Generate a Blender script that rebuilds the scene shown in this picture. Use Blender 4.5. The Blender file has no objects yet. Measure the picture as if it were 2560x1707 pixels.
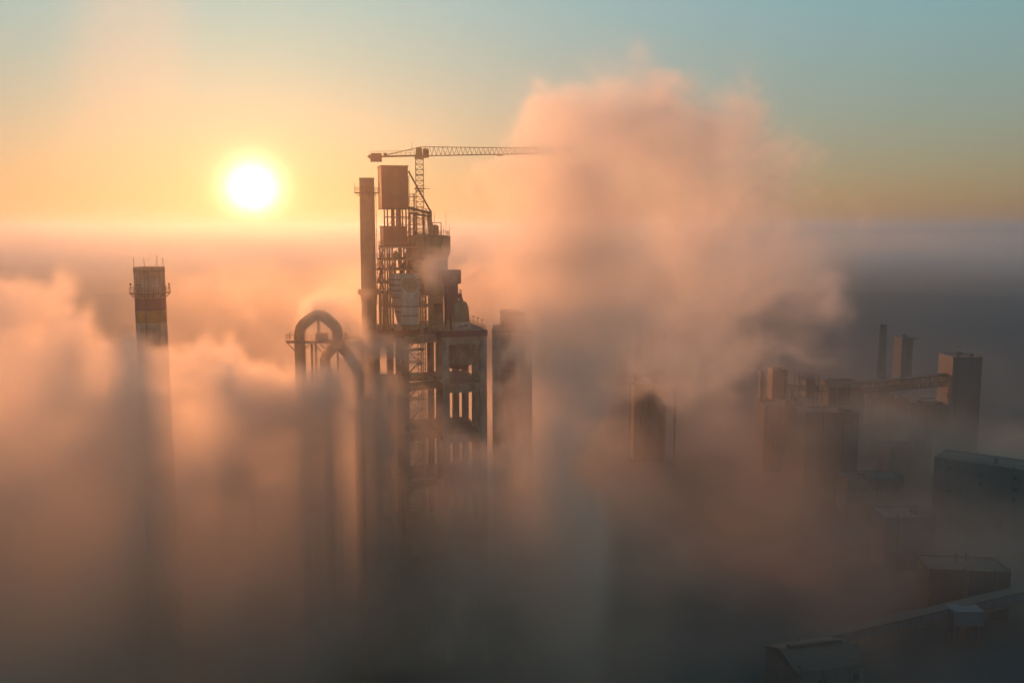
import bpy, bmesh, math, random, time
import numpy as np
from mathutils import Vector, Matrix

R = math.radians
sc = bpy.context.scene
random.seed(11)

# ------------------------------------------------------------------ camera
F, HC = 2310.0, 110.0                       # focal length in photo pixels, drone height in metres
PITCH = math.atan((853.5 - 571.5) / F)
cam = bpy.data.cameras.new('camera')
cam_ob = bpy.data.objects.new('camera', cam)
sc.collection.objects.link(cam_ob)
sc.camera = cam_ob
cam.sensor_width = 36
cam.lens = 36 * F / 2560
cam.clip_start, cam.clip_end = 0.5, 60000
cam_ob.location = (0, 0, HC)
cam_ob.rotation_euler = (math.pi / 2 - PITCH, 0, 0)


def ray(x, y):
    a, b = (x - 1280) / F, (853.5 - y) / F
    cp, sp = math.cos(PITCH), math.sin(PITCH)
    return Vector((a, cp + b * sp, -sp + b * cp))


# ------------------------------------------------------------------ sky and sun
SUN_DIR = ray(631, 474).normalized()
SUN_AZ, SUN_EL = math.atan2(SUN_DIR.x, SUN_DIR.y), math.asin(SUN_DIR.z)
world = bpy.data.worlds.new('World')
sc.world = world
world.use_nodes = True
nt = world.node_tree
bg = nt.nodes['Background']
bg.inputs[1].default_value = 0.1
sky = nt.nodes.new('ShaderNodeTexSky')
sky.sky_type = 'NISHITA'
sky.sun_disc = False
sky.sun_elevation, sky.sun_rotation = SUN_EL, SUN_AZ
sky.altitude, sky.air_density, sky.dust_density, sky.ozone_density = 100, 1.0, 1.0, 3.6


def wn(kind, **kw):
    n = nt.nodes.new(kind)
    for k, v in kw.items():
        setattr(n, k, v)
    return n


gam = wn('ShaderNodeGamma')                  # compresses the sky's contrast as the camera's film curve does
gam.inputs[1].default_value = 0.44
nt.links.new(sky.outputs[0], gam.inputs[0])
tint = wn('ShaderNodeVectorMath', operation='MULTIPLY')
tint.inputs[1].default_value = (2.45, 2.70, 2.45)
nt.links.new(gam.outputs[0], tint.inputs[0])
# dust near the horizon takes out the blue and green
geo0 = wn('ShaderNodeNewGeometry')
sep = wn('ShaderNodeSeparateXYZ')
nt.links.new(geo0.outputs['Incoming'], sep.inputs[0])
dust = wn('ShaderNodeMapRange')
dust.inputs['From Min'].default_value, dust.inputs['From Max'].default_value = 0.0, -0.24
dust.inputs['To Min'].default_value, dust.inputs['To Max'].default_value = 0.0, 1.0
nt.links.new(sep.outputs['Z'], dust.inputs['Value'])
dmix = wn('ShaderNodeMix', data_type='RGBA')
dmix.inputs[6].default_value = (3.20, 2.15, 1.28, 1)
dmix.inputs[7].default_value = (3.20, 4.10, 3.50, 1)
nt.links.new(dust.outputs[0], dmix.inputs[0])
nt.links.new(dmix.outputs[2], tint.inputs[1])
# the sun's own disc and the aureole of dusty air round it
geo = wn('ShaderNodeNewGeometry')
dot = wn('ShaderNodeVectorMath', operation='DOT_PRODUCT')
nt.links.new(geo.outputs['Incoming'], dot.inputs[0])
dot.inputs[1].default_value = -SUN_DIR
acos = wn('ShaderNodeMath', operation='ARCCOSINE')
nt.links.new(dot.outputs['Value'], acos.inputs[0])


def lobe(width, power, col):
    d = wn('ShaderNodeMath', operation='DIVIDE')
    d.inputs[1].default_value = R(width)
    nt.links.new(acos.outputs[0], d.inputs[0])
    p = wn('ShaderNodeMath', operation='POWER')
    p.inputs[1].default_value = power
    nt.links.new(d.outputs[0], p.inputs[0])
    m = wn('ShaderNodeMath', operation='MULTIPLY')
    m.inputs[1].default_value = -1
    nt.links.new(p.outputs[0], m.inputs[0])
    e = wn('ShaderNodeMath', operation='EXPONENT')
    nt.links.new(m.outputs[0], e.inputs[0])
    s = wn('ShaderNodeVectorMath', operation='SCALE')
    s.inputs[0].default_value = col
    nt.links.new(e.outputs[0], s.inputs['Scale'])
    return s.outputs[0]


def vadd(a, b):
    n = wn('ShaderNodeVectorMath', operation='ADD')
    nt.links.new(a, n.inputs[0])
    nt.links.new(b, n.inputs[1])
    return n.outputs[0]


sky_col = vadd(tint.outputs[0], lobe(0.95, 1.4, (95, 72, 42)))
sky_col = vadd(sky_col, lobe(2.8, 1.4, (3.0, 1.2, 0.1)))
nt.links.new(sky_col, bg.inputs[0])

sun_data = bpy.data.lights.new('sun', 'SUN')
sun = bpy.data.objects.new('sun', sun_data)
sc.collection.objects.link(sun)
sun_data.energy = 3.5
sun_data.angle = R(10.0)                     # softened by the haze: the low sun shines through a wide aureole
sun_data.color = (1.0, 0.335, 0.105)
sun.rotation_euler = (-SUN_DIR).to_track_quat('-Z', 'Y').to_euler()

HAZE_D, HAZE_COL, HAZE_G, HAZE_TOP = 0.00025, (0.56, 0.70, 0.84), 0.70, 162.0

vs = sc.view_settings
vs.view_transform, vs.look, vs.gamma, vs.exposure = 'Standard', 'None', 1.0, 0.0
vs.use_curve_mapping = False
cy = sc.cycles
cy.use_denoising = True
cy.max_bounces, cy.diffuse_bounces, cy.glossy_bounces, cy.volume_bounces = 8, 2, 2, 4
cy.transparent_max_bounces = 8
cy.volume_step_rate, cy.volume_max_steps = 4.0, 256
cy.use_adaptive_sampling = True
cy.adaptive_threshold = 0.06
cy.adaptive_min_samples = 16
cy.caustics_reflective = cy.caustics_refractive = False


# ------------------------------------------------------------------ frames: where a photo pixel lies at a chosen depth
class Frame:
    def __init__(s, ox, oy, yaw):
        s.ox, s.oy, s.yaw = ox, oy, yaw
        s.c, s.s = math.cos(yaw), math.sin(yaw)

    def to_local(s, v):
        x, y = v.x - s.ox, v.y - s.oy
        return Vector((s.c * x + s.s * y, -s.s * x + s.c * y, v.z))

    def to_world(s, v):
        v = Vector(v)
        return Vector((s.ox + s.c * v.x - s.s * v.y, s.oy + s.s * v.x + s.c * v.y, v.z))

    def at(s, px, ly):                        # px = (x, y) in photo pixels, ly = depth plane in this frame
        c = s.to_local(Vector((0, 0, HC)))
        d = ray(*px)
        d = Vector((s.c * d.x + s.s * d.y, -s.s * d.x + s.c * d.y, d.z))
        return c + d * ((ly - c.y) / d.y)


def z1(u, v): return (860 + u / 5.227, 340 + v / 5.227)
def z2(u, v): return (860 + u / 5.227, 600 + v / 5.227)
def z3(u, v): return (880 + u / 3.734, 780 + v / 3.734)
def z4(u, v): return (680 + u / 6.03, 740 + v / 6.03)
def z5(u, v): return (300 + u / 5.6, 620 + v / 5.6)
def z6(u, v): return (1840 + u / 3.267, 780 + v / 3.267)
def z7(u, v): return (1200 + u / 4.9, 740 + v / 4.9)
def z8(u, v): return (1760 + u / 2.424, 1060 + v / 2.424)
def zB(u, v): return (940 + u / 7.84, 690 + v / 7.84)


WF = Frame(0, 0, 0)
_o = WF.at((1217, 840), 225)
TF = Frame(_o.x, _o.y, R(15.5))              # the preheater tower: x along its front, y into its depth
DECK = _o.z + 1.4


# ------------------------------------------------------------------ materials
def mat(name, col, var=0.3, rough=0.75, streak=True, corr=None, metal=0.0, scale=0.35, dirt=(0.5, 0.42, 0.34)):
    m = bpy.data.materials.new(name)
    m.use_nodes = True
    t = m.node_tree
    N, L = t.nodes, t.links.new
    b = N['Principled BSDF']
    tc = N.new('ShaderNodeTexCoord')
    mp = N.new('ShaderNodeMapping')
    L(tc.outputs['Object'], mp.inputs[0])
    mp.inputs['Scale'].default_value = (scale, scale, scale * (0.12 if streak else 1))
    n1 = N.new('ShaderNodeTexNoise')
    n1.inputs['Scale'].default_value = 3.0
    n1.inputs['Detail'].default_value = 6
    L(mp.outputs[0], n1.inputs['Vector'])
    n2 = N.new('ShaderNodeTexNoise')
    n2.inputs['Scale'].default_value = scale * 1.1
    n2.inputs['Detail'].default_value = 4
    L(tc.outputs['Object'], n2.inputs['Vector'])
    mx = N.new('ShaderNodeMath'); mx.operation = 'MULTIPLY'
    L(n1.outputs['Fac'], mx.inputs[0]); L(n2.outputs['Fac'], mx.inputs[1])
    rp = N.new('ShaderNodeMapRange')
    rp.inputs['From Min'].default_value, rp.inputs['From Max'].default_value = 0.12, 0.42
    rp.inputs['To Min'].default_value, rp.inputs['To Max'].default_value = var, 0.0
    L(mx.outputs[0], rp.inputs['Value'])
    mc = N.new('ShaderNodeMix'); mc.data_type = 'RGBA'
    mc.inputs[6].default_value = (*col, 1)
    mc.inputs[7].default_value = (*[c * d for c, d in zip(col, dirt)], 1)
    L(rp.outputs[0], mc.inputs[0])
    L(mc.outputs[2], b.inputs['Base Color'])
    b.inputs['Roughness'].default_value = rough
    b.inputs['Metallic'].default_value = metal
    bp = N.new('ShaderNodeBump')
    bp.inputs['Strength'].default_value = 0.35
    bp.inputs['Distance'].default_value = 0.04
    if corr:                                   # fine corrugation of sheet cladding
        w = N.new('ShaderNodeTexWave')
        w.bands_direction = corr
        w.inputs['Scale'].default_value = 1.6
        L(tc.outputs['Object'], w.inputs['Vector'])
        L(w.outputs['Fac'], bp.inputs['Height'])
    else:
        L(n1.outputs['Fac'], bp.inputs['Height'])
    L(bp.outputs[0], b.inputs['Normal'])
    return m


M = {
    'concrete': mat('concrete', (0.42, 0.35, 0.29), 0.9, dirt=(0.42, 0.36, 0.3)),
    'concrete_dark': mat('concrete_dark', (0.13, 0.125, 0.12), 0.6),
    'beige': mat('beige_painted_steel', (0.48, 0.32, 0.16), 0.7),
    'steel': mat('dark_steel', (0.13, 0.10, 0.08), 0.5, 0.6),
    'clad': mat('red_brown_cladding', (0.33, 0.115, 0.055), 0.55, 0.55, corr='DIAGONAL'),
    'plum': mat('plum_paint', (0.17, 0.048, 0.075), 0.8, 0.6, dirt=(0.45, 0.5, 0.4)),
    'ochre': mat('ochre_paint', (0.36, 0.19, 0.045), 0.9, 0.65, dirt=(0.35, 0.3, 0.4)),
    'white': mat('white_painted_metal', (0.62, 0.51, 0.44), 0.7, 0.55),
    'bin': mat('dusty_tan_metal', (0.42, 0.26, 0.13), 0.7, 0.6),
    'crane': mat('crane_yellow', (0.42, 0.26, 0.05), 0.5, 0.5),
    'duct': mat('duct_metal', (0.40, 0.22, 0.12), 0.6, 0.55),
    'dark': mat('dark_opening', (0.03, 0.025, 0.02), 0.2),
    'blue': mat('blue_grey_cladding', (0.07, 0.105, 0.14), 0.4, 0.55, corr='X'),
    'grey': mat('grey_sheet_metal', (0.12, 0.125, 0.13), 0.5, 0.5),
    'roof': mat('dark_roofing', (0.05, 0.05, 0.05), 0.5, 0.7, streak=False),
    'redroof': mat('rust_red_roofing', (0.22, 0.08, 0.05), 0.4, 0.7, streak=False),
    'glass': mat('dusty_glass', (0.04, 0.05, 0.06), 0.3, 0.15),
    'mark': mat('brown_lettering', (0.16, 0.07, 0.04), 0.1),
}


# ------------------------------------------------------------------ mesh builder
class MB:
    def __init__(s):
        s.v, s.f, s.round = [], [], False

    def add(s, vs, fs):
        k = len(s.v)
        s.v += [tuple(p) for p in vs]
        s.f += [tuple(i + k for i in f) for f in fs]
        return s

    def box(s, lo, hi):
        x0, y0, z0 = lo
        x1, y1, z1_ = hi
        return s.add([(x0, y0, z0), (x1, y0, z0), (x1, y1, z0), (x0, y1, z0), (x0, y0, z1_), (x1, y0, z1_), (x1, y1, z1_), (x0, y1, z1_)],
                     [(0, 3, 2, 1), (4, 5, 6, 7), (0, 1, 5, 4), (1, 2, 6, 5), (2, 3, 7, 6), (3, 0, 4, 7)])

    def bar(s, p, q, w, h=None):
        p, q = Vector(p), Vector(q)
        d = (q - p).normalized()
        up = Vector((0, 0, 1)) if abs(d.z) < 0.95 else Vector((0, 1, 0))
        a = d.cross(up).normalized() * (w / 2)
        b = a.normalized().cross(d) * ((h or w) / 2)
        return s.add([p - a - b, p + a - b, p + a + b, p - a + b, q - a - b, q + a - b, q + a + b, q - a + b],
                     [(0, 3, 2, 1), (4, 5, 6, 7), (0, 1, 5, 4), (1, 2, 6, 5), (2, 3, 7, 6), (3, 0, 4, 7)])

    def tube(s, path, rad, n=16, caps=True):
        s.round = True
        path = [Vector(p) for p in path]
        rad = rad if isinstance(rad, (list, tuple)) else [rad] * len(path)
        ref = None
        rings = []
        for i, p in enumerate(path):
            d = (path[min(i + 1, len(path) - 1)] - path[max(i - 1, 0)]).normalized()
            if ref is None:
                ref = Vector((1, 0, 0)) if abs(d.x) < 0.9 else Vector((0, 1, 0))
            a = (ref - d * ref.dot(d)).normalized()
            ref = a
            b = d.cross(a)
            rings.append([p + (a * math.cos(2 * math.pi * j / n) + b * math.sin(2 * math.pi * j / n)) * rad[i] for j in range(n)])
        vs = [v for r in rings for v in r]
        fs = [(i * n + j, i * n + (j + 1) % n, (i + 1) * n + (j + 1) % n, (i + 1) * n + j) for i in range(len(path) - 1) for j in range(n)]
        if caps:
            fs += [tuple(range(n - 1, -1, -1)), tuple((len(path) - 1) * n + j for j in range(n))]
        return s.add(vs, fs)

    def lathe(s, c, prof, n=32, phase=0.0, caps=True):        # prof = [(radius, z)]
        s.round = True
        vs = [(c[0] + r * math.cos(phase + 2 * math.pi * j / n), c[1] + r * math.sin(phase + 2 * math.pi * j / n), z) for r, z in prof for j in range(n)]
        k = len(prof)
        fs = [(i * n + j, i * n + (j + 1) % n, (i + 1) * n + (j + 1) % n, (i + 1) * n + j) for i in range(k - 1) for j in range(n)]
        if caps:
            fs += [tuple(range(n - 1, -1, -1)), tuple((k - 1) * n + j for j in range(n))]
        return s.add(vs, fs)

    def ring(s, c, r0, r1, za, zb, n=32):                     # a closed annulus
        s.round = True
        prof = [(r0, za), (r1, za), (r1, zb), (r0, zb)]
        vs = [(c[0] + r * math.cos(2 * math.pi * j / n), c[1] + r * math.sin(2 * math.pi * j / n), z) for r, z in prof for j in range(n)]
        fs = [(i * n + j, i * n + (j + 1) % n, ((i + 1) % 4) * n + (j + 1) % n, ((i + 1) % 4) * n + j) for i in range(4) for j in range(n)]
        return s.add(vs, fs)

    def prism(s, pts, ax, a, b):                              # outline in two axes extruded along the third
        n = len(pts)
        def mk(p, t):
            o = [0, 0, 0]
            i0, i1 = [i for i in range(3) if i != ax]
            o[i0], o[i1], o[ax] = p[0], p[1], t
            return o
        vs = [mk(p, a) for p in pts] + [mk(p, b) for p in pts]
        fs = [tuple(range(n - 1, -1, -1)), tuple(range(n, 2 * n))] + [(i, (i + 1) % n, n + (i + 1) % n, n + i) for i in range(n)]
        return s.add(vs, fs)

    def rail(s, pts, h=1.1, gap=1.3, r=0.05, closed=False):   # handrail along a line of floor points
        pts = [Vector(p) for p in pts]
        if closed:
            pts = pts + [pts[0]]
        for p, q in zip(pts, pts[1:]):
            k = max(1, round((q - p).length / gap))
            for i in range(k + 1):
                a = p.lerp(q, i / k)
                s.bar(a, a + Vector((0, 0, h)), r)
            for zz in (h, h * 0.55):
                s.bar(p + Vector((0, 0, zz)), q + Vector((0, 0, zz)), r)
        return s

    def mesh(s, name, m, off=(0, 0, 0)):
        me = bpy.data.meshes.new(name)
        me.from_pydata([(v[0] - off[0], v[1] - off[1], v[2] - off[2]) for v in s.v], [], s.f)
        bm = bmesh.new()
        bm.from_mesh(me)
        bmesh.ops.recalc_face_normals(bm, faces=bm.faces)
        bm.to_mesh(me)
        bm.free()
        if s.round:
            me.shade_smooth()
            me.set_sharp_from_angle(angle=R(38))
        me.materials.append(M[m] if isinstance(m, str) else m)
        return me


class Thing:
    def __init__(s, name, label, cat, frame, base, group=None):
        s.base, s.frame = Vector(base), frame
        s.ob = bpy.data.objects.new(name, None)
        s.ob.empty_display_size = 1
        sc.collection.objects.link(s.ob)
        s.ob.location = frame.to_world(s.base)
        s.ob.rotation_euler = (0, 0, frame.yaw)
        s.ob['label'], s.ob['category'] = label, cat
        if group:
            s.ob['group'] = group

    def part(s, name, mb, m, parent=None, label=None, stuff=False):
        o = bpy.data.objects.new(name, mb.mesh(name, m, s.base))
        sc.collection.objects.link(o)
        o.parent = parent or s.ob
        if label:
            o['label'] = label
        if stuff:
            o['kind'] = 'stuff'
        return o

    def share(s, src, loc, parent=None):                      # another piece of the same mesh
        o = src.copy()
        sc.collection.objects.link(o)
        o.parent = parent or src.parent
        o.location = loc
        return o


def struct(name, mb, m):
    o = bpy.data.objects.new(name, mb.mesh(name, m))
    sc.collection.objects.link(o)
    o['kind'] = 'structure'
    return o


def lattice_face(mb, p0, p1, q0, q1, n, w, wd):
    """bracing between two chords p0-p1 and q0-q1 in n bays: cross bars and one diagonal per bay"""
    p0, p1, q0, q1 = map(Vector, (p0, p1, q0, q1))
    for i in range(n + 1):
        a, b = p0.lerp(p1, i / n), q0.lerp(q1, i / n)
        mb.bar(a, b, wd)
        if i < n:
            c, d = p0.lerp(p1, (i + 1) / n), q0.lerp(q1, (i + 1) / n)
            mb.bar(a, d, wd) if i % 2 == 0 else mb.bar(b, c, wd)


# ------------------------------------------------------------------ ground
gm = mat('plant_yard_ground', (0.022, 0.045, 0.055), 0.5, 0.9, streak=False, scale=0.02)
struct('ground', MB().box((-14000, -600, -0.5), (14000, 14000, 0)), gm)


# ------------------------------------------------------------------ preheater tower: concrete frame
t = Thing('preheater_tower', 'tall concrete frame tower with plum deck edge, rising out of the steam below the crane', 'tower', TF, (0, 0, 0))
FR = 0.0                                       # front plane of the right wing
xr = 0.0
xl = TF.at(zB(1310, 1195), 0).x
MID, WB, WC, BACK = 8.0, 4.5, 10.0, 22.0
xb0, xb1 = TF.at(zB(390, 1150), WB).x, TF.at(zB(640, 1150), WB).x
xc0 = TF.at(z2(380, 1195), WC).x
wings = [(xl, xr, FR, BACK), (xb1, xl, MID, BACK), (xb0, xb1, WB, BACK), (xc0, xb0, WC, BACK)]
for (a, b, f, k) in wings:
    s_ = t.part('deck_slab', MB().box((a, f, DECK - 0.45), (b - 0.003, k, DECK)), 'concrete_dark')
    t.part('deck_fascia', MB().box((a + 0.0, f - 0.15, DECK - 1.35), (b - 0.003, f - 0.003, DECK + 0.12)), 'plum', s_)
for (x, f0, f1) in ((xl, FR, MID), (xb0, WB, WC), (xc0, WC, BACK)):
    t.part('deck_fascia', MB().box((x - 0.15, f0 - 0.15, DECK - 1.352), (x - 0.003, f1 - 0.155, DECK + 0.122)), 'plum')
t.part('deck_fascia', MB().box((xr, FR - 0.15, DECK - 1.352), (xr + 0.15, BACK, DECK + 0.122)), 'plum')
levels = [DECK - 0.46 - i * 12.6 for i in range(7)]
cw = 0.8
cols = [(xl + cw, FR + cw), (xr - cw, FR + cw), (xr - cw, 9.0), (xr - cw, BACK - cw), (xl + cw, MID + 1), (xl + cw, BACK - cw),
        (xb0 + cw, WB + cw), (xb1 - cw, WB + cw), (xb0 + cw, BACK - cw), (xc0 + cw, WC + cw), (xc0 + cw, BACK - cw), (xr - 3.4, BACK - cw)]
col_mesh = t.part('column', MB().box((cols[0][0] - cw, cols[0][1] - cw, 0), (cols[0][0] + cw, cols[0][1] + cw, DECK - 0.46)), 'concrete')
for c in cols[1:]:
    t.share(col_mesh, (c[0] - cols[0][0], c[1] - cols[0][1], 0))


def beam(a, b, z, h=2.1, w=0.9):
    a, b = Vector((*a, z)), Vector((*b, z))
    d = (b - a).normalized() * (cw + 0.003)
    t.part('beam', MB().bar(a + d - Vector((0, 0, h / 2)), b - d - Vector((0, 0, h / 2)), w, h), 'concrete')


for i, z in enumerate(levels[:-1]):
    zz = z - 0.9 if i == 0 else z
    for a, b in ((0, 1), (1, 2), (2, 3), (0, 4), (4, 5), (11, 5), (6, 7), (6, 8), (9, 10), (5, 8), (8, 10), (3, 11)):
        beam(cols[a], cols[b], zz)
    beam(cols[7], cols[4], zz - 0.01)
    beam(cols[9], (cols[6][0], cols[9][1]), zz)
    if 0 < i < 5:
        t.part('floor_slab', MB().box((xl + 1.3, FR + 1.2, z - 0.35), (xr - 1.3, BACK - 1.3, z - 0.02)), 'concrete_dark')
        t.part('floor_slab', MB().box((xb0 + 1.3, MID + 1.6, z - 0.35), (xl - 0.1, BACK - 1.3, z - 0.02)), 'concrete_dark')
# solid infill walls at the front of the wings
t.part('infill_wall', MB().box((xc0 + 1.3, WC + 0.5, DECK - 4.4), (xb0 - 0.3, WC + 0.9, DECK - 1.4)), 'concrete')
t.part('infill_wall', MB().box((xb1 + 0.1, MID + 0.35, DECK - 2.95), (xl - 0.1, MID + 0.85, DECK - 1.4)), 'concrete')
t.part('infill_wall', MB().box((xl + 1.3, FR + 0.3, DECK - 3.1), (xr - 1.3, FR + 0.85, DECK - 1.4)), 'concrete')
rl = MB().rail([(xl, FR + 0.15, DECK), (xr - 0.15, FR + 0.15, DECK), (xr - 0.15, BACK, DECK)], 1.1, 1.2, 0.06)
rl.rail([(xc0 + 0.15, BACK, DECK), (xc0 + 0.15, WC + 0.15, DECK), (xb0 + 0.15, WC + 0.15, DECK), (xb0 + 0.15, WB + 0.15, DECK), (xb1, WB + 0.15, DECK)], 1.1, 1.2, 0.06)
t.part('deck_railing', rl, 'steel', stuff=True)
for ly in (4.0, 8.5, 13.5):
    p = MB().tube([(xr - 0.2, ly, DECK), (xr - 0.2, ly, DECK + 2.0)], 0.05, 6)
    p.lathe((xr - 0.2, ly), [(0.05, DECK + 2.0), (0.2, DECK + 2.1), (0.2, DECK + 2.35), (0.05, DECK + 2.45)], 8)
    t.part('deck_lamp', p, 'steel')

# cyclones hanging in the frame
def cyclone(name, label, cx, cyy, ztop, r, h, cone, m, hoops=0, inlet=None):
    k = Thing(name, label, 'cyclone', TF, (cx, cyy, ztop - h - cone))
    zc = ztop - h
    k.part('barrel', MB().lathe((cx, cyy), [(r * 0.3, ztop + r * 0.18), (r * 0.97, ztop), (r, ztop - 0.1), (r, zc)], 40), m)
    k.part('cone', MB().lathe((cx, cyy), [(r * 0.999, zc), (r * 0.32, zc - cone)], 40), m)
    for i in range(hoops):
        zz = ztop - (i + 0.5) * h / hoops
        k.part('hoop', MB().ring((cx, cyy), r + 0.003, r + 0.09, zz - 0.06, zz + 0.06, 40), m)
    return k


cyclone('cyclone', 'grey cyclone hanging behind the front columns of the concrete frame', -5.6, 8.6, DECK - 3.4, 4.3, 5.6, 1.5, 'concrete', 3)

# front stair tower of pale steel
p0, p1 = TF.at(z2(760, 1100), 3.2), TF.at(z2(1005, 1100), 3.2)
st = Thing('stair_tower', 'pale steel lattice stair tower in front of the concrete frame', 'stair tower', TF, ((p0.x + p1.x) / 2, 1.7, 0))
sx0, sx1, sy0, sy1 = p0.x, p1.x, 0.6, 3.4
ztop = TF.at(z2(985, 1090), 2).z
post = None
for (x, y) in ((sx0, sy0), (sx1, sy0), (sx0, sy1), (sx1, sy1)):
    st.part('post', MB().box((x - 0.13, y - 0.13, 0), (x + 0.13, y + 0.13, ztop if x == sx1 else ztop - 3.1)), 'beige')
nf = 26
for i in range(nf):
    z = ztop - 3.2 - i * 3.0
    if z < 1:
        break
    g = MB()
    g.box((sx0 + 0.14, sy0 - 0.1, z - 0.28), (sx1 - 0.14, sy0 + 0.1, z))
    g.box((sx0 + 0.14, sy1 - 0.1, z - 0.28), (sx1 - 0.14, sy1 + 0.1, z))
    g.box((sx0 - 0.1, sy0 + 0.14, z - 0.28), (sx0 + 0.1, sy1 - 0.14, z))
    g.box((sx1 - 0.1, sy0 + 0.14, z - 0.28), (sx1 + 0.1, sy1 - 0.14, z))
    st.part('floor_frame', g, 'beige', stuff=True)
    if z > 4:
        up = i % 2 == 0
        a, b = (sx0 + 0.9, sx1 - 0.9) if up else (sx1 - 0.9, sx0 + 0.9)
        yy = sy0 + 0.8 if up else sy1 - 0.8
        st.part('stair_flight', MB().bar((a, yy, z - 3.0), (b, yy, z - 0.12), 0.8, 0.22), 'beige')
        st.part('brace', MB().bar((sx0, sy0 - 0.02, z - 2.9), (sx1, sy0 - 0.02, z - 0.3), 0.1), 'beige')
        st.part('handrail', MB().bar((a, yy - 0.42, z - 1.9), (b, yy - 0.42, z + 0.9), 0.06), 'beige')
g = MB().bar((sx1, sy0, ztop), (sx1 + 1.9, sy0, ztop), 0.16).bar((sx1 + 1.9, sy0, ztop), (sx1 + 3.4, sy0, ztop - 1.9), 0.16).bar((sx1 + 1.6, sy0, ztop), (sx1 + 1.6, sy0, DECK - 0.3), 0.14)
st.part('access_bridge_frame', g, 'beige')

# ------------------------------------------------------------------ steel superstructure on the deck
def Lz(px, ly): return TF.at(px, ly)

fx0, fx1 = Lz(z2(540, 700), 9).x, Lz(z2(1108, 700), 9).x
fy0, fy1 = 9.0, 18.0
fr = Thing('steel_superstructure', 'rusty steel floors and columns packed with pipes above the plum deck', 'steel frame', TF, ((fx0 + fx1) / 2, 13.5, DECK))
zf = [Lz(z2(600, v), 9).z for v in (80, 240, 375, 545, 690, 860)]
xs = [fx0, fx0 + (fx1 - fx0) * 0.17, fx0 + (fx1 - fx0) * 0.5, fx0 + (fx1 - fx0) * 0.8, fx1]
c0 = None
for x in xs:
    for y in (fy0, 13.5, fy1):
        if c0 is None:
            c0 = fr.part('column', MB().box((x - 0.2, y - 0.2, DECK), (x + 0.2, y + 0.2, zf[0])), 'beige'); cx0, cy0 = x, y
        else:
            fr.share(c0, (x - cx0, y - cy0, 0))
for z in zf:
    for y in (fy0, 13.5, fy1):
        fr.part('beam', MB().box((fx0 - 0.3, y - 0.14, z - 0.5), (fx1, y + 0.14, z - 0.06)), 'beige')
    fr.part('floor_grating', MB().box((fx0 - 0.3, fy0 - 0.4, z - 0.055), (fx1 + 0.2, fy1 + 0.3, z)), 'steel')
    fr.part('railing', MB().rail([(fx0 - 0.2, fy1, z), (fx0 - 0.2, fy0 - 0.3, z), (fx1, fy0 - 0.3, z)], 1.1, 1.0, 0.05), 'beige', stuff=True)
for i in range(len(zf) - 1):
    for y in (fy0, fy1):
        fr.part('brace', MB().bar((xs[1 + i % 3], y, zf[i + 1]), (xs[2 + i % 3], y, zf[i] - 0.4), 0.14), 'beige')
    fr.part('brace', MB().bar((fx0, fy0 if i % 2 else fy1, zf[i + 1]), (fx0, fy1 if i % 2 else fy0, zf[i] - 0.4), 0.16), 'beige')
rnd = random.Random(5)
for i in range(30):                              # process pipes and ducts among the floors
    z = rnd.choice(zf[:-1])
    x = rnd.uniform(xs[1] + 0.4, fx1 - 0.4); y = rnd.uniform(fy0 + 0.5, fy1 - 1)
    r = rnd.choice((0.14, 0.2, 0.3, 0.45))
    h = rnd.uniform(1.5, 4.5)
    path = [(x, y, z - h), (x, y, z - 0.2), (x + rnd.uniform(-0.5, 0.5), y, z + 0.5), (x + rnd.uniform(-2.5, 2.5), y + rnd.uniform(-1, 1), z + rnd.uniform(0.6, 1.6))]
    fr.part('pipe', MB().tube(path, r, 10), rnd.choice(('beige', 'bin', 'steel', 'duct')))
for i in range(10):                              # machines standing on the floors
    z = zf[1 + i % 4]
    x = rnd.uniform(xs[1] + 1, fx1 - 1.2); y = rnd.uniform(fy0 + 0.7, fy1 - 2); w = rnd.uniform(0.5, 1.3); h = rnd.uniform(0.9, 2.1)
    q = MB().box((x - w, y - 0.6, z), (x + w, y + 0.6, z + h * 0.6))
    q.prism([(x - w * 0.8, z + h * 0.6), (x + w * 0.8, z + h * 0.6), (x + w * 0.4, z + h), (x - w * 0.4, z + h)], 1, y - 0.5, y + 0.5)
    fr.part('machine', q, rnd.choice(('bin', 'beige', 'duct')))
# outside stair landings on the chimney side
for k, (u0, u1, v) in enumerate(((465, 535, 78), (440, 530, 240), (425, 520, 375), (425, 520, 545), (425, 560, 672))):
    a, b = Lz(z2(u0, v), 10), Lz(z2(u1, v), 10)
    fr.part('stair_landing', MB().box((a.x, 9.2, a.z - 0.35), (b.x + 0.2, 12.2, a.z)), 'steel')
    fr.part('landing_railing', MB().rail([(b.x, 9.2, a.z), (a.x, 9.2, a.z), (a.x, 12.2, a.z), (b.x, 12.2, a.z)], 1.15, 0.9, 0.05), 'steel', stuff=True)
    if k:
        pz = zprev
        fr.part('stair_flight', MB().bar((a.x + 0.5, 9.8, a.z), (pa.x + 1.2, 9.8, pz - 0.3), 0.7, 0.2), 'steel')
        q = MB()
        for i in range(1, 9):
            c = Vector((a.x + 0.5, 9.4, a.z)).lerp(Vector((pa.x + 1.2, 9.4, pz)), i / 9)
            q.bar(c, c + Vector((0, 0.9, 0)), 0.3, 0.05)
        fr.part('stair_treads', q, 'steel', stuff=True)
        fr.part('brace', MB().bar((a.x, 9.2, pz - 0.4 if k < 3 else a.z + 2.6), (b.x, 9.2, a.z), 0.14), 'steel')
    fr.part('landing_post', MB().box((a.x - 0.08, 9.2, a.z - 3.2), (a.x + 0.08, 9.36, a.z - 0.36)), 'steel')
    pa, zprev = a, a.z

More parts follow.
